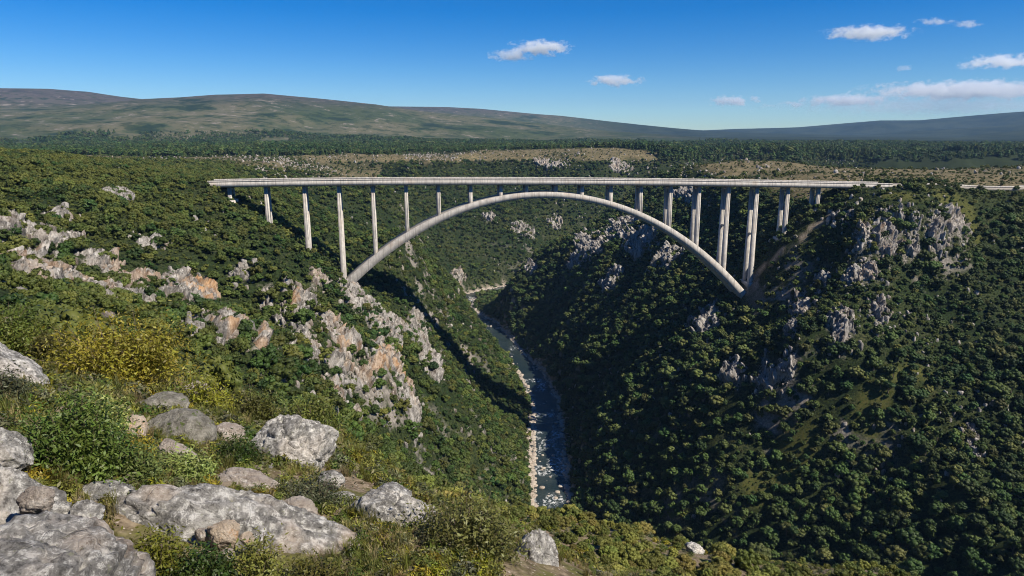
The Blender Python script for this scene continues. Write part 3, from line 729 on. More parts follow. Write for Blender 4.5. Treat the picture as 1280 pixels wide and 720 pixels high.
def crown_geo(seed, nc=16, per=26, wide=.5, low=.12, leaf=.055, kind='round', cr=1.):
    """unit-height crown: clumps of leaf cards round lumpy cores"""
    rng = np.random.default_rng(seed); g = Geo(); iv, ifc = ico(2)
    if kind == 'cone':
        for k in range(9):
            h = .12 + .86 * k / 8; rad = .24 * (1 - h) ** .8 + .03; m_ = int(6 + 30 * (1 - h))
            a = rng.uniform(0, 6.28, m_); q = rad * rng.uniform(.35, 1.05, m_)
            c_ = np.c_[q * np.cos(a), q * np.sin(a), h - q * .35 + rng.normal(0, .02, m_)]
            leaf_cards(g, rng, c_, np.c_[np.cos(a) * .6, np.sin(a) * .6, np.full(m_, .8)] + rng.normal(0, .3, (m_, 3)), rng.uniform(.05, .085, m_), 1.4)
        v = iv.copy(); v[:, 2] = (v[:, 2] + 1) / 2; v[:, :2] *= (.17 * (1 - v[:, 2:3]) + .02); v *= 1 + .15 * vnoise(iv * 3 + seed)[:, None]; v[:, 2] = .1 + v[:, 2] * .8
        g.add(v, ifc); return g
    ctr = []
    for k in range(nc):
        d = rng.normal(size=3); d[2] = abs(d[2]) * 1.1 - .35; d /= np.linalg.norm(d); q = rng.uniform(.35, 1.) ** .6
        ctr.append(d * q * np.array([wide * .72, wide * .72, (1 - low) * .36]) + np.array([0, 0, low + (1 - low) * .52]))
    for k, q in enumerate(ctr):
        r_ = rng.uniform(.13, .21) * (wide / .5) ** .6 * cr
        v = iv * r_ * (.86 + .34 * vnoise(iv * 2.3 + seed * 3.1 + k * 5.7)[:, None]) * np.array([1, 1, .85]) + q
        g.add(v, ifc)
        d = rng.normal(size=(per, 3)); d[:, 2] += .25; d /= np.linalg.norm(d, axis=1)[:, None]
        leaf_cards(g, rng, q + d * r_ * rng.uniform(.85, 1.22, per)[:, None] * np.array([1, 1, .85]), d + rng.normal(0, .55, (per, 3)), rng.uniform(.6, 1.25, per) * leaf)
    return g
def mk(name, g, mat):
    me = g.mesh(name); me.materials.append(mat); return me
TREE_ME = [mk('tree_crown', crown_geo(100 + k, (24, 38, 18, 44, 30, 24, 32, 16)[k], 24, (.44, .54, .33, .62, .47, .38, .50, .30)[k], (.10, .02, .12, .0, .1, .05, .08, .15)[k], (.042, .036, .045, .034, .04, .044, .038, .048)[k], cr=(.78, .7, .8, .66, .74, .8, .7, .8)[k]), LF_DARK) for k in range(8)]
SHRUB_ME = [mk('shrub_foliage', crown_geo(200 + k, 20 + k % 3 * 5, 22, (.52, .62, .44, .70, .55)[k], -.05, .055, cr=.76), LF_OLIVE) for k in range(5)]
LEDGE_ME = [mk('ledge_shrub_foliage', crown_geo(300 + k, 46, 110, (.62, .72, .55, .8, .66)[k], -.05, .030, cr=.55), LF_LEDGE) for k in range(5)]
PINE_ME = [mk('pine_crown', crown_geo(400 + k, kind='cone'), LF_PINE) for k in range(3)] + [mk('forest_crown', crown_geo(410 + k, 9, 14, .36, .15, .08), LF_PINE) for k in range(3)]
def trunk_mesh(name, seed, h, r0, lean=.04, br=3):
    rng = np.random.default_rng(seed); g = Geo(); top = np.array([rng.normal(0, lean), rng.normal(0, lean), h])
    tube(g, [(0, 0, -.08), top * .5 + rng.normal(0, .01, 3), top], [r0 * 1.25, r0, r0 * .5], 6)
    for k in range(br):
        a = rng.uniform(0, 6.28); q = top * rng.uniform(.45, .8); tube(g, [q, q + np.array([math.cos(a) * .12, math.sin(a) * .12, .14]), q + np.array([math.cos(a) * .24, math.sin(a) * .24, .26])], [r0 * .55, r0 * .4, r0 * .15], 5)
    return mk(name, g, BARK)
TRUNK_ME = [trunk_mesh('tree_trunk', 500 + k, .55, .028) for k in range(3)]
STEM_ME = [trunk_mesh('shrub_stems', 510 + k, .45, .03, .1, 5) for k in range(2)]

# ================================================================== rock material
def rock_mat(name, dark=1., warm=.3, scale=1., coordk='Object', pale=1.):
    M = Mat(name, .88, .2); P = M.coord(coordk); s = scale
    a = M.noise(P, 1.1 * s, 9, .72); b = M.noise(P, 4.5 * s, 9, .80); d = M.noise(P, 19 * s, 7, .8); e = M.noise(P, .55 * s, 4, .6)
    col = M.mix(M.ramp(a, .34, .66), (.14 * pale, .134 * pale, .125 * pale), (.37 * pale, .357 * pale, .33 * pale))
    col = M.mix(M.ramp(b, .50, .60), col, (.55 * pale, .535 * pale, .50 * pale))            # bleached patches
    col = M.mix(M.math('MULTIPLY', M.ramp(b, .47, .39), .85 * dark), col, (.070, .066, .062))    # black lichen
    col = M.mix(M.math('MULTIPLY', M.ramp(e, .50, .66), warm), col, (.47, .30, .17))
    col = M.mix(M.math('MULTIPLY', M.ramp(M.noise(P, 8 * s, 5, .75), .60, .66), .55), col, (.26, .27, .15))   # green-grey lichen
    col = M.mix(M.ramp(d, .66, .74), col, (.62, .60, .56)); col = M.mix(M.math('MULTIPLY', M.ramp(d, .36, .28), .7), col, (.06, .055, .05))
    cr = M.voro(M.mix(.12, P, M.n('ShaderNodeTexNoise').outputs['Color']), 1.6 * s, 'DISTANCE_TO_EDGE')
    crk = M.ramp(cr, .0, .035)
    M.color(col)
    h = M.math('ADD', M.math('MULTIPLY', b, .55), M.math('ADD', M.math('MULTIPLY', d, .22), M.math('MULTIPLY', crk, .12)))
    M.normal(M.bump(h, 1., .22 / s)); return M.m
CLIFF = None
def cliff_mat():
    M = Mat('cliff_rock', .9, .15); P = M.coord('Position'); S = M.coord('Position', (1, 1, .28))
    a = M.noise(S, .16, 7, .65); b = M.noise(S, .7, 7, .7); d = M.noise(P, 2.2, 6, .7)
    col = M.mix(M.ramp(a, .36, .62), (.165, .153, .14), (.365, .343, .312))
    col = M.mix(M.ramp(b, .54, .64), col, (.50, .475, .44))
    col = M.mix(M.math('MULTIPLY', M.ramp(b, .47, .40), .85), col, (.070, .064, .058))
    col = M.mix(M.math('MULTIPLY', M.ramp(d, .56, .64), .6), col, (.10, .10, .07))
    wr = M.math('MULTIPLY', M.attr('warm'), M.ramp(M.noise(S, .11, 4, .6), .46, .60))
    col = M.mix(wr, col, M.mix(M.ramp(b, .4, .6), (.40, .22, .10), (.52, .34, .19)))
    M.color(col); M.normal(M.bump(M.math('ADD', b, M.math('MULTIPLY', d, .4)), 1., .9)); return M.m
CLIFF = cliff_mat()

# ================================================================== crags on the gorge sides
CR = CRP                                       # plants stay off the rock
for ci_, (p, sz, warm, lab) in enumerate(CRAGS):
    c0 = np.median(p[:, :2], 0); e = 6.
    gx_ = (hq(c0[:1] + e, c0[1:]) - hq(c0[:1] - e, c0[1:]))[0]; gy_ = (hq(c0[:1], c0[1:] + e) - hq(c0[:1], c0[1:] - e))[0]
    h = -np.array([gx_, gy_]); tilt = np.linalg.norm(h) / (2 * e); h = h / (np.linalg.norm(h) + 1e-9); l = np.array([-h[1], h[0]])
    la = (p[:, :2] - c0) @ l; hb = (p[:, :2] - c0) @ h
    L0, L1 = np.percentile(la, [4, 96]); H0, H1 = np.percentile(hb, [4, 96]); c0 = c0 + l * (L0 + L1) / 2 + h * (H0 + H1) / 2
    L_ = max((L1 - L0) / 2, sz * .5); H_ = max((H1 - H0) / 2, sz * .35)
    st = .34 if sz < 5 else .5
    if sz > 7: st = .8
    A, B = np.meshgrid(np.arange(-1.4 * L_, 1.4 * L_, st), np.arange(-1.45 * H_, 1.45 * H_, st * .7), indexing='ij'); sh = A.shape; a, b = A.ravel(), B.ravel()
    qx, qy = c0[0] + a * l[0] + b * h[0], c0[1] + a * l[1] + b * h[1]; z0 = hq(qx, qy)
    P3 = np.c_[a / sz, (b * math.hypot(1, tilt)) / sz, np.full(len(a), ci_ * 3.7)]
    wp = P3 + .16 * np.stack([vnoise(P3 * 2.2 + k * 9.3, k) for k in range(3)], 1)
    d1, d2, v1 = worley(wp * np.array([1.5, .70, 1]), 11); _, e2, v2 = worley(wp * np.array([3.6, 1.7, 1]), 12); _, _, v3 = worley(wp * np.array([8., 4.2, 1]), 13)
    m = 1 - sst(.70, 1.2, np.hypot(a / (L_ * 1.2), b / (H_ * 1.2)) + .42 * vnoise(P3 * 1.3, 14))
    D = sz * (.95 * v1 + .42 * v2 + .18 * v3 + .30 * fbm3(P3, .9, 4, 15, .6, True) * .6 - .36)
    D = D * m - sz * .5 * (1 - m)
    D -= sz * .18 * np.exp(-((d2 - d1) / .05) ** 2)
    nx = .66; nz_ = .80
    V = np.c_[qx + h[0] * nx * D, qy + h[1] * nx * D, z0 + nz_ * D + .25 * m * sz * (v2 - .5)]
    org = np.array([c0[0], c0[1], hq(c0[:1], c0[1:])[0]])
    i = np.arange(sh[0] - 1)[:, None] * sh[1]; j = np.arange(sh[1] - 1)[None, :]
    g = Geo(); g.add(V - org, np.stack([i + j, i + j + 1, i + sh[1] + j + 1, i + sh[1] + j], -1).reshape(-1, 4))
    me = g.mesh('rock_crag'); attr(me, 'warm', warm * (.4 + .9 * v1)); me.materials.append(CLIFF)
    o = link('rock_crag', me); o.location = org; tag(o, lab, 'crag', 'rock crags on the gorge sides')

# ================================================================== scattering
def instancer(name, pts, rot, scl, idx, meshes, label=None):
    """ONE stuff object: points carrying instances of a few meshes"""
    me = bpy.data.meshes.new(name); me.vertices.add(len(pts)); me.vertices.foreach_set('co', np.asarray(pts, np.float32).ravel())
    attr(me, 'rz', rot)
    a = me.attributes.new('sc', 'FLOAT_VECTOR', 'POINT'); a.data.foreach_set('vector', np.asarray(scl, np.float32).ravel())
    a = me.attributes.new('ix', 'INT', 'POINT'); a.data.foreach_set('value', np.asarray(idx, np.int32))
    o = link(name, me); tag(o, kind='stuff')
    if label: o['label'] = label
    src = bpy.data.collections.new(name + '_sources')
    for k, m_ in enumerate(meshes):
        s = bpy.data.objects.new('%s_source_%02d' % (name, k), m_); src.objects.link(s)
    ng = bpy.data.node_groups.new(name, 'GeometryNodeTree')
    ng.interface.new_socket('Geometry', in_out='INPUT', socket_type='NodeSocketGeometry'); ng.interface.new_socket('Geometry', in_out='OUTPUT', socket_type='NodeSocketGeometry')
    N = ng.nodes; L = ng.links
    gi = N.new('NodeGroupInput'); go = N.new('NodeGroupOutput'); ci = N.new('GeometryNodeCollectionInfo'); ci.inputs['Collection'].default_value = src
    ci.inputs['Separate Children'].default_value = True; ci.inputs['Reset Children'].default_value = True
    ip = N.new('GeometryNodeInstanceOnPoints'); ip.inputs['Pick Instance'].default_value = True
    def na(nm_, ty):
        x = N.new('GeometryNodeInputNamedAttribute'); x.data_type = ty; x.inputs['Name'].default_value = nm_; return x.outputs['Attribute']
    cx = N.new('ShaderNodeCombineXYZ'); L.new(na('rz', 'FLOAT'), cx.inputs['Z'])
    er = N.new('FunctionNodeEulerToRotation'); L.new(cx.outputs[0], er.inputs[0])
    L.new(gi.outputs[0], ip.inputs['Points']); L.new(ci.outputs[0], ip.inputs['Instance']); L.new(na('ix', 'INT'), ip.inputs['Instance Index'])
    L.new(er.outputs[0], ip.inputs['Rotation']); L.new(na('sc', 'FLOAT_VECTOR'), ip.inputs['Scale']); L.new(ip.outputs[0], go.inputs[0])
    md = o.modifiers.new('scatter', 'NODES'); md.node_group = ng
    return o

def grid_pts(x0, x1, y0, y1, sp, rng):
    xs = np.arange(x0, x1, sp); ys = np.arange(y0, y1, sp); a, b = np.meshgrid(xs, ys)
    a = a.ravel() + rng.uniform(-.5, .5, a.size) * sp; b = b.ravel() + rng.uniform(-.5, .5, b.size) * sp
    return a, b
def framed(x, y, z, margin=70):
    px, py, fw = proj(np.stack([x, y, z], -1)); return (fw > 3) & (px > -margin) & (px < 1280 + margin) & (py > -50) & (py < 720 + 260)
def off_rocks(x, y, k=1.0):
    ok = np.ones(len(x), bool)
    for s in range(0, len(x), 4000):
        d = np.hypot(x[s:s + 4000, None] - CR[None, :, 0], y[s:s + 4000, None] - CR[None, :, 1]) - CR[None, :, 2] * k
        ok[s:s + 4000] = d.min(1) > 0
    return ok
FEET = [bp(SA0 + 5, 3, 0)[:2], bp(SA1 - 5, 0, 0)[:2]]
def road_clear(x, y):
    d = np.minimum(poly_dist(x, y, ROAD_R[:, :2]), poly_dist(x, y, ROAD_L[:, :2]))
    s = (x * AX[0] + (y - YB) * AX[1]); o = x * NRM[0] + (y - YB) * NRM[1]
    zt = hq(x, y); under = (o > np.where(s > S1 - 26, -11, -2)) & (o < 18) & (s > S0 - 5) & (s < S1 + 5) & (zt > zdeck(s) - 6.5) & (s > S0 + 4)
    foot = np.min([np.hypot((x - fx) / 1.0, (y - fy) / 1.6) for fx, fy in FEET], 0) > 8
    return (d > 7) & ~under & foot
rivx = lambda y: np.interp(y, RIVER[:15, 1][::1], RIVER[:15, 0])
SLL = np.array([[RIVER[k][0], RIVER[k][1]] for k in range(len(RIVER))])
def right_side(x, y):
    rx_ = np.interp(y, SLL[:18, 1], SLL[:18, 0]); return (x > rx_) & (y < 1060)

rg = np.random.default_rng(11)
TX, TY, TS, TK = [], [], [], []     # trees / shrubs: position, height, kind
# trees: right wall, bowl, valley floor
x, y = grid_pts(-420, 640, 150, 1250, 4.7, rg); z = hq(x, y)
rs = right_side(x, y); dr = river_dist(x, y); sl_p = slope(x, y)
den = np.where(rs, .95, np.where(z < -150, .75, .25)) * (z < -55) + (z >= -55) * .10 * (rs & (y < 480))
prom = 1 - sst(.75, 1.15, np.hypot((x - 232) / 72, (y - 438) / 62) + .2 * vnoise2(x / 15, y / 15, 55))
den = den * (1 - .8 * prom) * (1 - .5 * glade(x, y)) * (dr > 15) * np.where(np.hypot(x, y) > 800, .65, 1)
keep = (rg.uniform(0, 1, len(x)) < den) & framed(x, y, z); x, y = x[keep], y[keep]
keep = off_rocks(x, y, .95) & (poly_dist(x, y, TRACK) > 4) & road_clear(x, y); x, y = x[keep], y[keep]
hgt = (4.4 + 6.6 * rg.uniform(0, 1, len(x)) ** 1.6) * np.where(right_side(x, y), 1., .55) * np.where(hq(x, y) < -190, 1.08, 1) * (.9 + .25 * vnoise2(x / 40, y / 40, 17))
TX.append(x); TY.append(y); TS.append(hgt); TK.append(np.zeros(len(x), int))
# scrub everywhere on the sides and the near plateau
for (x0, x1, y0, y1, sp) in ((-480, 330, 40, 620, 3.0), (330, 700, 200, 620, 4.0), (-700, 800, 620, 1750, 4.2)):
    x, y = grid_pts(x0, x1, y0, y1, sp, rg); z = hq(x, y); rs = right_side(x, y); r = np.hypot(x, y)
    flat = z > -50
    den = np.where(flat, .45 + .5 * sst(-.2, .2, fbm2(x, y, 60, 3, 41)), .85) * (1 - .93 * dry(x, y)) * (1 - .2 * glade(x, y))
    prom = 1 - sst(.75, 1.15, np.hypot((x - 232) / 72, (y - 438) / 62) + .2 * vnoise2(x / 15, y / 15, 55))
    den = np.where(rs & ~flat, .42 + .4 * prom, den) * (river_dist(x, y) > 17) * (1 - .35 * sst(.25, .45, fbm2(x, y, 35, 3, 43)))
    den = np.maximum(den, .20 * dry(x, y))
    den *= np.where((~rs) & flat & (x < -120) & (y < 620), 1.25, 1.)
    keep = (rg.uniform(0, 1, len(x)) < den) & framed(x, y, z) & (r > 74); x, y = x[keep], y[keep]
    keep = off_rocks(x, y, .5) & (poly_dist(x, y, TRACK) > 2.6) & road_clear(x, y); x, y = x[keep], y[keep]
    hgt = 1.5 + 3.9 * rg.uniform(0, 1, len(x)) ** 1.7 * (1 + .5 * sst(.0, .4, fbm2(x, y, 30, 3, 42))) * np.where(hq(x, y) > -50, .95, 1.05) * (1 + .35 * (np.hypot(x, y) > 600))
    hgt = hgt * (1 - .5 * dry(x, y))
    TX.append(x); TY.append(y); TS.append(hgt); TK.append(np.ones(len(x), int))
TX, TY, TS, TK = map(np.concatenate, (TX, TY, TS, TK)); TZ = hfun(TX, TY) - .12 * TS
PT = np.c_[TX, TY, TZ]; vis = visible(PT, 7.)
PT, TS, TK = PT[vis], TS[vis], TK[vis]
px, py, fw = proj(PT + np.c_[0 * TS, 0 * TS, TS * .5]); pxs = TS / fw * F
strict = visible(PT + np.c_[0 * TS, 0 * TS, TS * .45], .3) & (px > -4) & (px < 1284) & (py > 0) & (py < 722)
print('plants', len(PT), 'trees', (TK == 0).sum())
sink = rg.uniform(0, 6.28, len(PT)); wid = rg.uniform(.82, 1.22, len(PT)); ixx = rg.integers(0, 60, len(PT))
INDIV = np.zeros(len(PT), bool)
def individuals(kind, count, name, cat, crowns, trunk, cname, tname, label_of):
    c_ = np.where((TK == kind) & strict)[0]; c_ = c_[np.argsort(-pxs[c_])][:count]; INDIV[c_] = True
    for k in c_:
        lab, grp = label_of(px[k], py[k])
        o = thing(name, lab, cat, PT[k], grp); o.rotation_euler = (0, 0, sink[k]); s = TS[k]; o.scale = (s * wid[k], s * wid[k], s)
        a = bpy.data.objects.new(cname, crowns[ixx[k] % len(crowns)]); COL.objects.link(a); a.parent = o
        b = bpy.data.objects.new(tname, trunk[ixx[k] % len(trunk)]); COL.objects.link(b); b.parent = o
def tree_label(x, y):
    if x > 1120: return 'dark green rounded tree near the right edge, on the shaded lower right slope', 'trees at the right edge of the lower right slope'
    if x > 900: return 'dark green rounded tree around the grassy clearing on the lower right slope', 'trees round the grassy clearing on the right slope'
    if x > 620: return 'dark green rounded tree between the river and the grassy clearing', 'trees between the river and the clearing'
    return 'dark green tree on the sunlit left gorge slope', 'trees on the left gorge slope'
def shrub_label(x, y):
    if y < 250: return 'olive green bush on the plateau edge at upper left', 'bushes along the upper left plateau'
    if x < 220: return 'olive green bush around the pale crags at the left edge', 'bushes round the crags at the left edge'
    if x < 640: return 'dark olive bush on the sunlit left gorge slope', 'bushes on the left gorge slope'
    return 'low green bush on the shaded right gorge slope', 'bushes on the right gorge slope'
individuals(0, 280, 'gorge_tree', 'tree', TREE_ME, TRUNK_ME, 'crown', 'trunk', tree_label)
individuals(1, 130, 'wild_shrub', 'shrub', SHRUB_ME, STEM_ME, 'foliage', 'stem', shrub_label)
for kind, nm_, mes in ((0, 'gorge_woodland', TREE_ME), (1, 'hillside_scrub', SHRUB_ME)):
    k = (TK == kind) & ~INDIV
    instancer(nm_, PT[k], sink[k], np.c_[TS[k] * wid[k], TS[k] * wid[k], TS[k]], ixx[k] % len(mes), mes)
# low ground scrub between the bushes
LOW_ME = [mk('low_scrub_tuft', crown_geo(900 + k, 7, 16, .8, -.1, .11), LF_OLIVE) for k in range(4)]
lx, ly = [], []
for (x0, x1, y0, y1, sp, dd) in ((-330, 60, 60, 470, 1.75, .75), (60, 480, 200, 600, 2.3, .75), (-500, 500, 600, 1150, 4.0, .6)):
    x, y = grid_pts(x0, x1, y0, y1, sp, rg); z = hq(x, y)
    k = framed(x, y, z, 30) & (rg.uniform(0, 1, len(x)) < np.maximum(dd * (.35 + .65 * sst(-.25, .15, fbm2(x, y, 14, 3, 52))), .9 * glade(x, y))) & (river_dist(x, y) > 18) & (np.hypot(x, y) > 66); x, y = x[k], y[k]
    k = off_rocks(x, y, .35) & (poly_dist(x, y, TRACK) > 2.2) & road_clear(x, y) & (rg.uniform(0, 1, len(x)) > .8 * dry(x, y)); lx.append(x[k]); ly.append(y[k])
x, y = np.concatenate(lx), np.concatenate(ly); q = np.c_[x, y, hfun(x, y) - .08]; q = q[visible(q, 2.5)]
s = rg.uniform(.45, 1.25, len(q)) * (1 + .5 * (np.hypot(q[:, 0], q[:, 1]) > 590)); print('low scrub', len(q))
instancer('low_scrub', q, rg.uniform(0, 6.28, len(q)), np.c_[s, s, s], rg.integers(0, 4, len(q)), LOW_ME)
# far plateau forest
n = 90000
ra = np.exp(rg.uniform(math.log(860), math.log(3300), n)); aa = rg.uniform(-.70, .70, n); x, y = ra * np.sin(aa), ra * np.cos(aa)
keep = (rg.uniform(0, 1, n) < forest(x, y)) & (fbm2(x, y, 190, 3, 65) > -.22); x, y = x[keep], y[keep]; z = hfun(x, y)
ra = np.hypot(x, y); ok = (z > -62) & (z < 0); x, y, z, ra = x[ok], y[ok], z[ok], ra[ok]
s = rg.uniform(6.5, 14.5, len(x)) * (1 + .5 * fbm2(x, y, 150, 3, 66)); w = rg.uniform(.85, 1.3, len(x)) * np.where(ra > 2200, 1.6, 1.2)
instancer('plateau_forest', np.c_[x, y, z - .3], rg.uniform(0, 6.28, len(x)), np.c_[s * w, s * w, s], rg.integers(0, 6, len(x)), PINE_ME)
# loose stones on the sides, and boulders along the river
def chunk_me(seed, mat, sub=2):
    v, f = ico(sub); v = np.sign(v) * np.abs(v) ** .8; v = v * (.8 + .35 * fbm3(v + seed * 3.3, .9, 3, seed, .6, True) + .2 * np.floor(vnoise(v * 1.6 + seed) * 2.5)[:]/2.5)[:, None]
    g = Geo(); g.add(v, f); me = mk('stone', g, mat); attr(me, 'warm', np.full(len(v), .15)); return me
STONE = [chunk_me(600 + k, CLIFF) for k in range(6)]
x, y = grid_pts(-700, 760, 60, 1600, 3.4, rg); z = hq(x, y); r = np.hypot(x, y)
rimz = sst(-78, -58, z) * sst(-40, -50, z)
den = .008 + .30 * sst(.10, .34, fbm2(x, y, 48, 4, 45)) * sst(.35, .7, slope(x, y)) * np.where(right_side(x, y), .75, .55)
den = np.where(r > 700, den * .45 + .20 * rimz * sst(.08, .3, fbm2(x, y, 90, 3, 46)) + .02 * rimz, den) + .004 * dry(x, y) + .12 * (1 - sst(.75, 1.15, np.hypot((x - 232) / 72, (y - 438) / 62)))
keep = (rg.uniform(0, 1, len(x)) < den) & framed(x, y, z, 30) & (river_dist(x, y) > 20) & (r > 60); x, y = x[keep], y[keep]; z = hfun(x, y)
kk = rg.integers(0, len(CRP), 1500); sx_, sy_ = CRP[kk, 0] + rg.normal(0, 3.2, 1500), CRP[kk, 1] + rg.normal(0, 3.2, 1500)
x, y = np.r_[x, sx_], np.r_[y, sy_]; z = np.r_[z, hfun(sx_, sy_)]
q = np.c_[x, y, z]; v_ = visible(q, 3.); q = q[v_]; s = rg.uniform(.5, 1.7, len(q)) * (1 + .35 * (np.hypot(q[:, 0], q[:, 1]) > 700))
instancer('loose_rocks', q, rg.uniform(0, 6.28, len(q)), np.c_[s, s * rg.uniform(.6, 1, len(q)), s * rg.uniform(.8, 2.0, len(q))], rg.integers(0, 6, len(q)), STONE)
k = rg.integers(0, len(cl), 9000); side_ = rg.normal(0, 1, 9000); off = np.sign(side_) * (11. + np.abs(rg.normal(0, 3.6, 9000)))
mid_ = rg.uniform(0, 1, 9000) < .10; off = np.where(mid_, rg.uniform(-11, 11, 9000), off)
q = np.c_[cl[k] + nm[k] * off[:, None], 0 * off]; ok = framed(q[:, 0], q[:, 1], -250 + 0 * off) & (~mid_ | (fbm2(q[:, 0], q[:, 1], 34, 3, 47) > .14)); q = q[ok]; mid_ = mid_[ok]
q[:, 2] = np.maximum(hfun(q[:, 0], q[:, 1]), -250.6); ok = (q[:, 2] < -243) & visible(q, 4.); q = q[ok]; s = .45 + 1.9 * rg.uniform(0, 1, len(q)) ** 2.2
M = Mat('river_stone', .8, .3); P = M.coord('Position'); oi = M.n('ShaderNodeObjectInfo').outputs['Random']
M.color(M.mix(oi, M.mix(M.ramp(M.noise(P, 1.2, 5), .35, .65), (.22, .17, .135), (.42, .37, .31)), (.40, .355, .30))); RST = M.m
RSTONE = [chunk_me(620 + k, RST) for k in range(4)]
instancer('river_boulders', q, rg.uniform(0, 6.28, len(q)), np.c_[s * 1.2, s, s * .65], rg.integers(0, 4, len(q)), RSTONE)

# ================================================================== foreground boulders
def tp(px, py):
    d = ray(px, py); return -1.36 / (d[2] + .3 * d[0] + .45 * d[1])
def cut_rock(seed, sub, ncut, lo, hi, rough, crack, squash=.85, tex=1.0):
    """unit rock: sphere shaved by random planes, then roughened and cracked"""
    rng = np.random.default_rng(seed); v, f = ico(sub); v = v.copy()
    for _ in range(ncut):
        n = rng.normal(size=3); n /= np.linalg.norm(n); d = rng.uniform(lo, hi)
        e = v @ n - d; m = e > 0; v[m] -= (e[m] * squash)[:, None] * n
    n0 = v / (np.linalg.norm(v, axis=1)[:, None] + 1e-9); off = seed * 3.17
    dsp = rough * (fbm3(v * tex + off, .9, 5, seed, .55) * .16 + fbm3(v * tex + off, .35, 5, seed + 9, .62, True) * .085)
    if crack:
        w = v * tex * 1.25 + .25 * np.stack([vnoise(v * 2 + off + k * 11, seed + k) for k in range(3)], 1) + off
        d1, d2, cc_ = worley(w, seed); dsp += (cc_ - .5) * .10 * crack - .07 * crack * np.exp(-((d2 - d1) / .05) ** 2)
        d1, d2, cc_ = worley(w * 2.7, seed + 5); dsp += (cc_ - .5) * .035 * crack - .025 * crack * np.exp(-((d2 - d1) / .07) ** 2)
    return v + n0 * dsp[:, None], f
RK_GREY = rock_mat('grey_boulder_rock', 1.0, .14, 3.4, pale=1.1)
RK_PALE = rock_mat('pale_boulder_rock', .75, .15, 3.2, pale=1.22)
RK_DARK = rock_mat('dark_lichen_rock', .95, .30, 3.4, pale=1.12)
def simple_rock(name, cols):
    M = Mat(name, .88, .2); P = M.coord(); b = M.noise(P, 8, 8, .74); d = M.noise(P, 34, 6, .75)
    col = M.mix(M.ramp(b, .35, .65), cols[0], cols[1]); col = M.mix(M.ramp(M.noise(P, 11, 6, .7), .55, .63), col, cols[2]); col = M.mix(M.math('MULTIPLY', M.ramp(d, .38, .3), .6), col, (.09, .075, .06))
    M.color(col); M.normal(M.bump(M.math('ADD', b, M.math('MULTIPLY', d, .5)), 1., .08)); return M.m
RK_CREAM = simple_rock('cream_rock', [(.46, .36, .26), (.62, .52, .41), (.55, .36, .22)])
RK_MOSS = simple_rock('mossy_rock', [(.13, .12, .095), (.36, .34, .29), (.11, .145, .04)])
RK_PINK = simple_rock('pinkish_rock', [(.30, .25, .21), (.50, .44, .38), (.60, .55, .49)])
ROCKS = []
def rock(name, label, bb, t, mat, seed, depth=.8, ncut=14, sub=6, rough=1., crack=1., lo=.55, hi=.95, cat='boulder', yaw=0., sink=.0, roll=0., tex=1.):
    x0, y0, x1, y1 = bb; c_ = at((x0 + x1) / 2, (y0 + y1) / 2, t)
    v, f = cut_rock(seed, sub, ncut, lo, hi, rough, crack, tex=tex)
    v = v / np.abs(v).max(0); hw, hh = (x1 - x0) / 2 / F * t, (y1 - y0) / 2 / F * t
    v = v * np.array([hw, depth * hw, hh]) * 1.02
    if roll: ca, sa = math.cos(roll), math.sin(roll); v = v @ np.array([[ca, 0, -sa], [0, 1, 0], [sa, 0, ca]])
    if yaw: ca, sa = math.cos(yaw), math.sin(yaw); v = v @ np.array([[ca, sa, 0], [-sa, ca, 0], [0, 0, 1]])
    g = Geo(); g.add(v, f); me = g.mesh(name, smooth=True); o = link(name, me, mat); o.location = (c_[0], c_[1], c_[2] - sink); tag(o, label, cat)
    ROCKS.append((c_[0], c_[1], hw * .9)); return o
rock('boulder', 'big round pale grey boulder on the edge, its left shoulder lower than its top', (300, 514, 421, 604), 8.6, RK_PALE, 11, .75, 16)
rock('boulder', 'blocky cracked grey boulder behind the bush at bottom centre', (432, 607, 563, 712), 6.3, RK_GREY, 12, .7, 18, crack=1.5)
rock('boulder', 'rounded rock lying on top of the cracked grey boulder', (466, 603, 515, 632), 6.35, RK_PALE, 13, .9, 12, 5, crack=.5)
rock('boulder', 'pale grey boulder right of the bush at bottom centre, cut by the bottom edge', (636, 662, 700, 760), 6.3, RK_PALE, 14, .8, 12, roll=.25)
rock('boulder', 'grey boulder cut by the left edge, above the big green bush', (-110, 424, 80, 520), 9.2, RK_PALE, 15, .7, 12, roll=.42, crack=.6)
rock('boulder', 'small mottled boulder on the left edge, left of the big green bush', (-50, 524, 38, 600), 4.9, RK_GREY, 16, .8, 12, crack=.5)
rock('boulder', 'dark lichened slab in the bottom left corner, lowest of the rocks there', (-190, 680, 222, 960), 3.25, RK_DARK, 17, .95, 11, roll=.30, rough=1.2, crack=.9, tex=1.6)
rock('boulder', 'dark grey ledge above the lowest corner slab, running down to a small white rock', (-150, 588, 108, 770), 4.2, RK_DARK, 18, .55, 12, roll=.36, crack=.8, tex=1.5)
rock('boulder', 'small white rock at the tip of the dark grey ledge', (84, 624, 130, 672), 4.35, RK_PALE, 19, .9, 16, 5)
rock('slab', 'long dark rounded rock slab with a pale crest across the bottom, left of centre', (112, 606, 496, 800), 5.3, RK_DARK, 20, .46, 12, roll=.30, rough=1.1, crack=.8, cat='slab', tex=1.9)
rock('boulder', 'mossy green and white boulder, higher of the two behind the cream rock', (163, 492, 238, 530), 9.9, RK_MOSS, 21, .8, 12, 5, crack=.4)
rock('boulder', 'low grey brown boulder right of the cream rock', (176, 513, 270, 572), 8.1, RK_MOSS, 22, .8, 10, 5, crack=.4)
rock('boulder', 'smooth cream coloured rock beside the big green bush', (143, 517, 191, 556), 7.6, RK_CREAM, 23, .9, 10, 5, crack=.2, rough=.6)
rock('boulder', 'white wedge of rock under the low grey brown boulder', (186, 548, 244, 592), 7.1, RK_PINK, 24, .7, 16, 5, roll=.5)
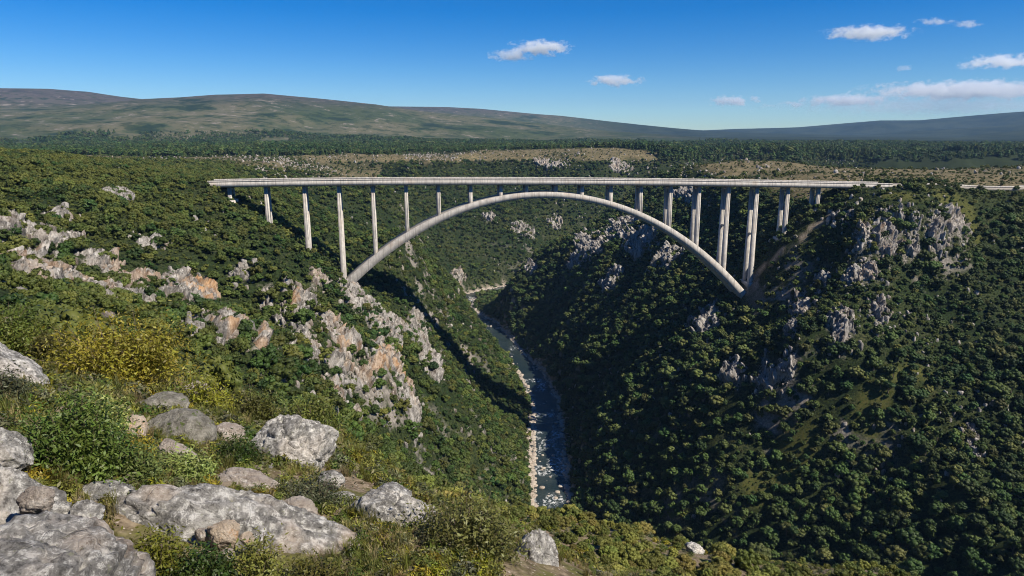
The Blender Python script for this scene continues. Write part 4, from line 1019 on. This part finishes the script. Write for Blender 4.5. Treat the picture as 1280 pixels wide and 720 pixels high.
rock('slab', 'flat pinkish rock ledge left of the grey bush below the round boulder', (268, 590, 366, 640), 6.6, RK_PINK, 25, .7, 16, 6, roll=.35, crack=1.2, cat='slab')
rock('boulder', 'pale flat rock between the mossy boulder and the round boulder', (262, 528, 312, 568), 9.0, RK_PINK, 26, .9, 16, 5)
rock('boulder', 'broken pale stone just under the right side of the round boulder', (396, 588, 432, 612), 7.9, RK_PALE, 27, .8, 16, 5)
rock('stone', 'angular cream stone lying on the long dark slab', (258, 644, 301, 690), 4.75, RK_CREAM, 28, .8, 16, 5, crack=.7, cat='stone')
rock('stone', 'small white stone left of the angular cream stone', (243, 658, 263, 680), 4.75, RK_PINK, 29, .9, 14, 4, crack=0, cat='stone')
rock('stone', 'small cream stone right of the angular cream stone', (299, 664, 320, 684), 4.7, RK_CREAM, 30, .9, 14, 4, crack=0, cat='stone')
rock('stone', 'white stone below the angular cream stone among yellow shoots', (270, 684, 296, 706), 4.55, RK_PINK, 31, .9, 14, 4, crack=0, cat='stone')
rock('slab', 'flat pale rock right of the grey wiry bush, left of the cracked boulder', (392, 612, 452, 648), 6.9, RK_PALE, 33, .8, 16, 5, roll=.3, cat='slab')
rock('slab', 'low grey rock in the grass below the big leafy green bush', (96, 604, 170, 640), 5.2, RK_GREY, 34, .8, 14, 5, roll=.2, cat='slab')
rock('boulder', 'half buried pink rock between the long dark slab and the flat pinkish ledge', (330, 622, 400, 660), 6.0, RK_PINK, 35, .8, 16, 5, roll=.3)
rock('boulder', 'pale rock behind the big yellow green bush at its right foot', (226, 476, 262, 498), 11.5, RK_PINK, 36, .8, 14, 5)
rock('boulder', 'pink and white ledge between the dark grey ledge and the corner slab', (22, 606, 70, 652), 3.95, RK_PINK, 32, .6, 14, 5, roll=.3)

# ================================================================== foreground bushes
def fleaf(name, cols):
    return leaf_mat(name, cols, 1.1, .28, .5, .35, 'tone')
LV = {'yellow': fleaf('yellow_bush_leaves', [(.145, .128, .014), (.215, .175, .018), (.11, .115, .02)]),
      'green': fleaf('green_bush_leaves', [(.060, .088, .014), (.105, .125, .022), (.08, .10, .02)]),
      'olive': fleaf('olive_bush_leaves', [(.115, .125, .025), (.165, .155, .032), (.14, .14, .03)]),
      'grey': fleaf('grey_bush_leaves', [(.105, .110, .052), (.15, .145, .078), (.12, .12, .06)]),
      'light': fleaf('light_bush_leaves', [(.155, .175, .045), (.22, .225, .062), (.18, .19, .05)]),
      'straw': fleaf('straw_shoots', [(.20, .165, .075), (.28, .22, .10), (.18, .16, .05)])}
M = Mat('twig_bark', .9, .1); M.color(M.mix(M.noise(M.coord(), 30, 4), (.10, .075, .05), (.24, .19, .14))); TWIG = M.m
def bush(label, bb, t, sp, seed, tips=70, per=46, leaf=.016, name='bush', cat='bush', upright=.0, cover=.55, grp=None):
    x0, y0, x1, y1 = bb; tips = int(tips * 1.5); per = int(per * 1.7); leaf = leaf * .84; rng = np.random.default_rng(seed)
    base = at((x0 + x1) / 2, y1, t); base[2] = min(base[2], hfun(base[0], base[1])[0] - .02)
    w = (x1 - x0) / 2 / F * t; h = (y1 - y0) / F * t * 1.03
    gl_, gs = Geo(), Geo(); P_, N_, T_ = [], [], []
    for k in range(tips):
        d = rng.normal(size=3); d[2] = abs(d[2]) * (1 + upright) - .25; d /= np.linalg.norm(d); q = rng.uniform(.55, 1.) * (1 + .15 * rng.normal())
        tip = np.array([d[0] * w * .95 * q, d[1] * w * .8 * q, h * (.45 + .5 * d[2] * q)]); tip[2] = max(tip[2], .05 * h)
        b0 = np.array([rng.normal(0, .10) * w, rng.normal(0, .10) * w, 0]); md_ = (b0 + tip) / 2 + np.array([0, 0, .14 * h]) * rng.uniform(-.3, 1) + rng.normal(0, .06, 3) * w
        s = np.linspace(0, 1, 7)[:, None]; cv = (1 - s) ** 2 * b0 + 2 * s * (1 - s) * md_ + s ** 2 * tip
        r0 = .007 * (h / .6) ** .7 * rng.uniform(.6, 1.2); tube(gs, cv, np.linspace(r0, r0 * .18, 7), 4)
        m_ = int(per * rng.uniform(.6, 1.4)); u = rng.uniform(1 - cover, 1.03, m_)[:, None]
        pp = (1 - u) ** 2 * b0 + 2 * u * (1 - u) * md_ + u ** 2 * tip
        sp_ = (.045 + .085 * (1 - (u - .6) ** 2)) * (h / .7) ** .8
        pp = pp + rng.normal(0, 1, (m_, 3)) * sp_ * np.array([.52, .52, .42])
        T_.append(np.clip(rng.uniform(0, 1) * .65 + rng.uniform(0, .35, m_), 0, 1)); P_.append(pp); N_.append(rng.normal(0, .75, (m_, 3)) + np.array([0, 0, .55]) + (pp - np.array([0, 0, h * .4])) / w * .5)
    pp = np.concatenate(P_); nn = np.concatenate(N_); tt = np.concatenate(T_); ok = pp[:, 2] > .005; pp, nn, tt = pp[ok], nn[ok], tt[ok]
    leaf_cards(gl_, rng, pp, nn, leaf * rng.uniform(.6, 1.35, len(pp)), 1.5, .3)
    o = thing(name, label, cat, base, grp)
    me = gl_.mesh('foliage'); attr(me, 'tone', np.repeat(tt, 4)); link('foliage', me, LV[sp], o); link('stems', gs, TWIG, o)
    return o
bush('big yellow green bush behind the rocks at left', (72, 384, 242, 498), 12., 'yellow', 41, 120, 60, .028)
bush('sparse pale yellow bush right of the big yellow green one', (222, 462, 300, 530), 11., 'yellow', 42, 36, 34, .022, upright=.4)
bush('low yellow green bush between the sparse pale one and the round boulder', (278, 478, 352, 540), 11.5, 'olive', 43, 46, 40, .024)
bush('bright green bush behind the top of the round boulder', (350, 484, 432, 560), 11.5, 'olive', 44, 64, 46, .024)
bush('green bush at the left edge behind the grey boulder', (-40, 372, 60, 452), 13., 'green', 45, 80, 50, .028)
bush('olive bush between the left edge bush and the big yellow green one', (40, 398, 100, 462), 12.6, 'olive', 46, 60, 44, .026)
bush('small scrubby bush in front of the grey boulder at the left edge', (-15, 450, 44, 520), 7.6, 'grey', 47, 40, 36, .016)
bush('big leafy green bush in the left foreground', (34, 486, 172, 622), 5.5, 'green', 48, 110, 60, .0165)
bush('green bush with light tips on the right of the big leafy one', (110, 478, 160, 560), 6.6, 'light', 49, 40, 42, .016, upright=.5)
bush('yellow green bush below the cream rock', (138, 548, 206, 620), 5.7, 'light', 50, 60, 48, .015)
bush('orange tinged bush just left of the white wedge of rock', (156, 540, 196, 590), 6.2, 'yellow', 51, 34, 38, .014)
bush('spreading green bush above the long dark slab', (196, 560, 274, 622), 6.1, 'light', 52, 60, 44, .016, upright=.3)
bush('grey green wiry bush below the round boulder', (340, 588, 434, 664), 6.5, 'grey', 53, 90, 44, .0125)
bush('low green tuft of bush left of the round boulder', (268, 540, 330, 590), 7.6, 'green', 54, 44, 36, .016)
bush('round olive bush at bottom centre between two boulders', (508, 606, 654, 742), 5.8, 'light', 55, 150, 60, .0155)
bush('dry wiry bush left of the round olive bush at bottom centre', (440, 655, 525, 740), 5.4, 'straw', 56, 80, 34, .011)
bush('yellow green shoots beside the corner slab at the bottom', (162, 652, 246, 748), 4.35, 'yellow', 57, 50, 36, .012, upright=.8)
bush('dark green low bush at the bottom between yellow shoots', (212, 676, 300, 752), 4.25, 'green', 58, 70, 44, .012)
bush('yellow shoots in front of the long dark slab', (290, 664, 362, 752), 4.4, 'olive', 59, 46, 34, .012, upright=.9)
bush('small green shoots at the bottom edge near the end of the long slab', (352, 690, 440, 752), 4.4, 'olive', 60, 40, 30, .012, upright=.6)
bush('single thin sprig standing on the long dark slab', (222, 638, 242, 672), 5.0, 'olive', 61, 7, 22, .010, upright=1.5)
bush('tiny green bush on the dark grey ledge', (0, 588, 34, 628), 3.9, 'olive', 62, 24, 28, .010)
bush('tiny yellowish bush between the dark grey ledge and the corner slab', (26, 622, 72, 650), 3.7, 'straw', 63, 26, 26, .009)
bush('wiry grey bush just right of the cracked boulder', (548, 640, 590, 690), 6.6, 'grey', 64, 40, 30, .012)
bush('low yellow green bush left of the spreading green one', (205, 540, 236, 566), 8.6, 'olive', 65, 24, 30, .014)

# ================================================================== lit ledge below: bushes and stones as individuals
LR = [(905, 668, 22, 7), (925, 675, 14, 6), (868, 690, 20, 6), (1030, 704, 20, 7), (890, 668, 14, 5), (975, 694, 14, 5), (822, 672, 10, 4), (940, 684, 16, 5)]
rg = np.random.default_rng(77)
x, y = grid_pts(-62, 60, 11, 76, .8, rg); z = hfun(x, y); r = np.hypot(x, y)
px, py, fw = proj(np.c_[x, y, z]); out_bench = z < plane(x, y) - 1.2
lp = np.array([(a, b) for a, b, _, _ in LR]); clr = np.min([np.hypot((px - a) / 26, (py - 8 - b) / 15) for a, b in lp], 0) > 1
keep = clr & out_bench & framed(x, y, z, 30) & (py < 780) & (rg.uniform(0, 1, len(x)) < .92) & (fbm2(x, y, 7, 3, 48) > -.36)
x, y, z, r = x[keep], y[keep], z[keep], r[keep]
s = (.32 + .85 * rg.uniform(0, 1, len(x)) ** 1.8) * (.75 + .45 * sst(-.2, .4, fbm2(x, y, 6, 2, 49))) * np.clip(r / 38, .55, 1.05)
def near_visible(q, lift):
    ok = np.ones(len(q), bool); q = q.copy(); q[:, 2] += lift
    for k in np.linspace(.1, .97, 40):
        w_ = q * k; ok &= ~((w_[:, 2] < hfun(w_[:, 0], w_[:, 1], False) - .15) & (np.hypot(q[:, 0], q[:, 1]) * (1 - k) > 2.5))
    return ok
q = np.c_[x, y, z - .08]; px, py, fw = proj(q + np.c_[0 * s, 0 * s, s * .6])
st_ = near_visible(q, s * .7) & (py < 730) & (px < 1290); v_ = near_visible(q, s * .7 + 4.) & (rg.uniform(0, 1, len(s)) < np.where(st_, 1, .6)); q, s, px, st_ = q[v_], s[v_], px[v_], st_[v_]
o_ = np.argsort(-s / proj(q)[2] - st_ * 10.)
n_in = min(160, int(st_.sum()))
for n_, k in enumerate(o_[:n_in]):
    lab, grp = (('sunlit olive bush on the lower ledge right of the bottom centre boulder', 'bushes on the left half of the lower ledge') if px[k] < 830 else ('sunlit olive bush on the lower ledge where it slopes to the right', 'bushes on the right half of the lower ledge')) if px[k] > 640 else ('olive bush just beyond the foreground boulders', 'bushes beyond the foreground boulders')
    o = thing('wild_shrub', lab, 'shrub', q[k], grp); w_ = s[k] * rg.uniform(.85, 1.25); o.scale = (w_, w_, s[k]); o.rotation_euler = (0, 0, rg.uniform(0, 6.28))
    a = bpy.data.objects.new('foliage', LEDGE_ME[n_ % 5]); COL.objects.link(a); a.parent = o
    b = bpy.data.objects.new('stem', STEM_ME[n_ % 2]); COL.objects.link(b); b.parent = o
if len(o_) > n_in:
    k = o_[n_in:]; instancer('ledge_scrub', q[k], rg.uniform(0, 6.28, len(k)), np.c_[s[k], s[k], s[k]], rg.integers(0, 5, len(k)), LEDGE_ME)
for k, (cx, cy_, hw, hh) in enumerate(LR):
    d = ray(cx, cy_); ts = np.linspace(22, 80, 600); w_ = d * ts[:, None]; hz = hfun(w_[:, 0], w_[:, 1]); m = np.where(w_[:, 2] < hz)[0]
    if not len(m) or ts[m[0]] > 66: continue
    t = ts[m[0]]
    rock('ledge_rock', ['flat white rock at the crest of the lower ledge', 'white rock just right of the flat one at the ledge crest', 'pale flat rock in the middle of the lower ledge', 'long pale rock at the right end of the lower ledge',
         'small white rock left of the flat one at the ledge crest', 'pale rock between the middle and the right end of the lower ledge', 'tiny white rock furthest left on the lower ledge', 'pale rock below the crest of the lower ledge'][k], (cx - hw * .7, cy_ - hh * 1.9, cx + hw * .7, cy_ + hh), t - .5, RK_PALE, 700 + k, .8, 18, 5, crack=1., rough=1.6, cat='rock', roll=.2)
# ================================================================== grass tufts and pebbles between the rocks
def tuft(seed, n, h):
    rng = np.random.default_rng(seed); g = Geo()
    for k in range(n):
        a = rng.uniform(0, 6.28); l = h * rng.uniform(.5, 1.1); ln_ = rng.uniform(.15, .7); b = np.array([rng.normal(0, .02), rng.normal(0, .02), -.01]); d = np.array([math.cos(a), math.sin(a), 0]); sd_ = np.array([-d[1], d[0], 0]) * .0028
        p1 = b + d * l * ln_ * .35 + np.array([0, 0, l * .6]); p2 = b + d * l * ln_ + np.array([0, 0, l * (1 - .35 * ln_)])
        g.add([b - sd_, b + sd_, p1 + sd_ * .7, p1 - sd_ * .7, p2], [(0, 1, 2, 3)]); g.add([p1 - sd_ * .7, p1 + sd_ * .7, p2], [(0, 1, 2)])
    me = g.mesh('grass_tuft'); attr(me, 'tone', rng.uniform(0, 1, len(me.vertices))); return me
GT = []
for k in range(6):
    me = tuft(800 + k, 46, (.10, .16, .22, .12, .18, .26)[k]); me.materials.append(LV['straw' if k % 2 == 0 else 'olive']); GT.append(me)
n = 15000; ra = np.exp(rg.uniform(math.log(2.0), math.log(34), n)); aa = rg.uniform(-.80, .75, n); x, y = ra * np.sin(aa), ra * np.cos(aa)
z = hfun(x, y); keep = (z > plane(x, y) - 3.) & (fbm2(x, y, 1.6, 3, 50) > -.12) & (rg.uniform(0, 1, n) < .8)
for rx_, ry_, rr_ in ROCKS: keep &= np.hypot(x - rx_, y - ry_) > rr_ * .75
x, y, z, ra = x[keep], y[keep], z[keep], ra[keep]; s = rg.uniform(.5, 1.25, len(x)) * np.clip(ra / 9, .7, 2.2)
instancer('dry_grass', np.c_[x, y, z], rg.uniform(0, 6.28, len(x)), np.c_[s, s, s], rg.integers(0, 6, len(x)), GT)
HERB = []
for k in range(5):
    r_ = np.random.default_rng(950 + k); gg = Geo(); m_ = 150; d_ = r_.normal(size=(m_, 3)); d_[:, 2] = np.abs(d_[:, 2]); d_ /= np.linalg.norm(d_, axis=1)[:, None]; q_ = d_ * r_.uniform(.3, 1, m_)[:, None] * np.array([.7, .7, .8])
    leaf_cards(gg, r_, q_, d_ + r_.normal(0, .6, (m_, 3)), r_.uniform(.06, .13, m_), 1.6, .4); me = gg.mesh('herb'); attr(me, 'tone', np.repeat(r_.uniform(0, 1, m_), 4)); me.materials.append(LV[('green', 'olive', 'grey', 'olive', 'yellow')[k]]); HERB.append(me)
n = 13000; ra = np.exp(rg.uniform(math.log(2.6), math.log(34), n)); aa = rg.uniform(-.80, .75, n); x, y = ra * np.sin(aa), ra * np.cos(aa); z = hfun(x, y)
keep = (z > plane(x, y) - 4) & (fbm2(x, y, 1.9, 3, 59) > -.24)
for rx_, ry_, rr_ in ROCKS: keep &= np.hypot(x - rx_, y - ry_) > rr_ * .8
x, y, z, ra = x[keep], y[keep], z[keep], ra[keep]; s = rg.uniform(.06, .19, len(x)) * np.clip(ra / 7, .7, 2.4)
instancer('ground_herbs', np.c_[x, y, z], rg.uniform(0, 6.28, len(x)), np.c_[s, s, s], rg.integers(0, 5, len(x)), HERB)
x, y = grid_pts(-40, 52, 10, 74, .62, rg); z = hfun(x, y); k = (z < plane(x, y) - 1.) & framed(x, y, z, 20) & (fbm2(x, y, 4, 3, 57) > -.30) & (rg.uniform(0, 1, len(x)) < .8); x, y, z = x[k], y[k], z[k]
k = near_visible(np.c_[x, y, z], 3.); x, y, z = x[k], y[k], z[k]; s = rg.uniform(.16, .46, len(x))
instancer('ledge_herbs', np.c_[x, y, z], rg.uniform(0, 6.28, len(x)), np.c_[s, s, s], rg.integers(0, 5, len(x)), HERB)
PB_ = [chunk_me(640 + k, (RK_PINK, RK_PALE, RK_CREAM)[k], 2) for k in range(3)]
n = 1500; ra = np.exp(rg.uniform(math.log(2.4), math.log(26), n)); aa = rg.uniform(-.75, .6, n); x, y = ra * np.sin(aa), ra * np.cos(aa); z = hfun(x, y)
keep = (z > plane(x, y) - 2.5) & (fbm2(x, y, 1.2, 3, 58) > .08); x, y, z, ra = x[keep], y[keep], z[keep], ra[keep]; s = rg.uniform(.015, .07, len(x)) * np.clip(ra / 6, .8, 2)
instancer('pebbles', np.c_[x, y, z], rg.uniform(0, 6.28, len(x)), np.c_[s * 1.3, s, s * .7], rg.integers(0, 3, len(x)), PB_)

# ================================================================== clouds, haze
M = Mat('cloud_vapour'); nt = M.nt; nt.nodes.remove(M.b)
pv = M.n('ShaderNodeVolumePrincipled'); pv.inputs['Color'].default_value = (.94, .97, 1, 1); pv.inputs['Anisotropy'].default_value = 0.
oc = M.coord('Object'); ln = M.n('ShaderNodeVectorMath'); ln.operation = 'LENGTH'; M.set(ln.inputs[0], oc)
pw = M.coord('Position', (.001, .001, .0016)); nz = M.noise(pw, 4.2, 8, .66)
dn = M.math('ADD', M.math('MULTIPLY', M.math('SUBTRACT', .90, ln.outputs['Value']), .8), M.math('MULTIPLY', M.math('SUBTRACT', nz, .57), 2.7))
at_ = M.n('ShaderNodeObjectInfo').outputs['Color']; 
dens = M.math('MULTIPLY', M.ramp(dn, .0, .40), M.math('MULTIPLY', M.n('ShaderNodeObjectInfo').outputs['Alpha'], .006))
M.set(pv.inputs['Density'], dens); M.set(M.out.inputs['Volume'], pv.outputs[0]); CLOUD = M.m
CL = [  # px, py, half width, half height, density, label
    (640, 69.5, 30, 7, .8, 'small flat white cloud, left of the pair above the bridge'),
    (676, 60, 36, 10, 1.3, 'larger white cloud of the pair high above the bridge'),
    (770, 101, 31, 7.5, 1.1, 'single small white cloud above the dip in the hills'),
    (916, 126, 30, 7, .9, 'small white cloud low over the right half of the bridge'),
    (960, 132, 14, 4, .5, 'tiny faint cloud just right of the low cloud over the bridge'),
    (992, 130, 20, 5, .7, 'tiny white cloud between the low cloud and the long bank'),
    (1058, 125, 52, 8, .9, 'flat white cloud at the left end of the long bank'),
    (1085, 41, 50, 9, 1.0, 'wide flat white cloud high on the right'),
    (1172, 27, 22, 5, .6, 'small wisp right of the wide high cloud'),
    (1206, 31, 19, 5, .6, 'small wisp furthest right of the high clouds'),
    (1255, 77, 44, 9, 1.0, 'white cloud cut by the right edge above the long bank'),
    (1205, 84, 14, 4, .4, 'faint scrap of cloud left of the one at the right edge'),
    (1215, 113, 115, 12, 1.1, 'longest white cloud bank along the right skyline'),
    (1180, 133, 190, 13, .06, 'thin pale veil of cloud under the long bank at right'),
    (1128, 85, 12, 4, .35, 'faint scrap of cloud under the wide high cloud'),
]
for k, (px, py, hw, hh, dens_, lab) in enumerate(CL):
    t = 16500; p = at(px, py, t); v, f = ico(4); me = Geo(); me.add(v * (1.0 + .05 * vnoise(v * 2.5 + k * 9)[:, None]), f)
    o = link('cloud', me.mesh('cloud', True), CLOUD); o.location = p; o.scale = (hw * 1.35 / F * t, hw * .8 / F * t, hh * 1.2 / F * t)
    o.color = (1, 1, 1, dens_); tag(o, lab, 'cloud', 'small white clouds')
M = Mat('haze_air'); M.nt.nodes.remove(M.b); hv = M.n('ShaderNodeVolumePrincipled'); hv.inputs['Color'].default_value = (.36, .62, 1, 1); hv.inputs['Density'].default_value = HAZE; hv.inputs['Anisotropy'].default_value = 0.
M.set(M.out.inputs['Volume'], hv.outputs[0])
g = Geo(); box(g, -15200, 15200, -15200, 15100, -262, 640); tag(link('haze', g, M.m), kind='stuff')
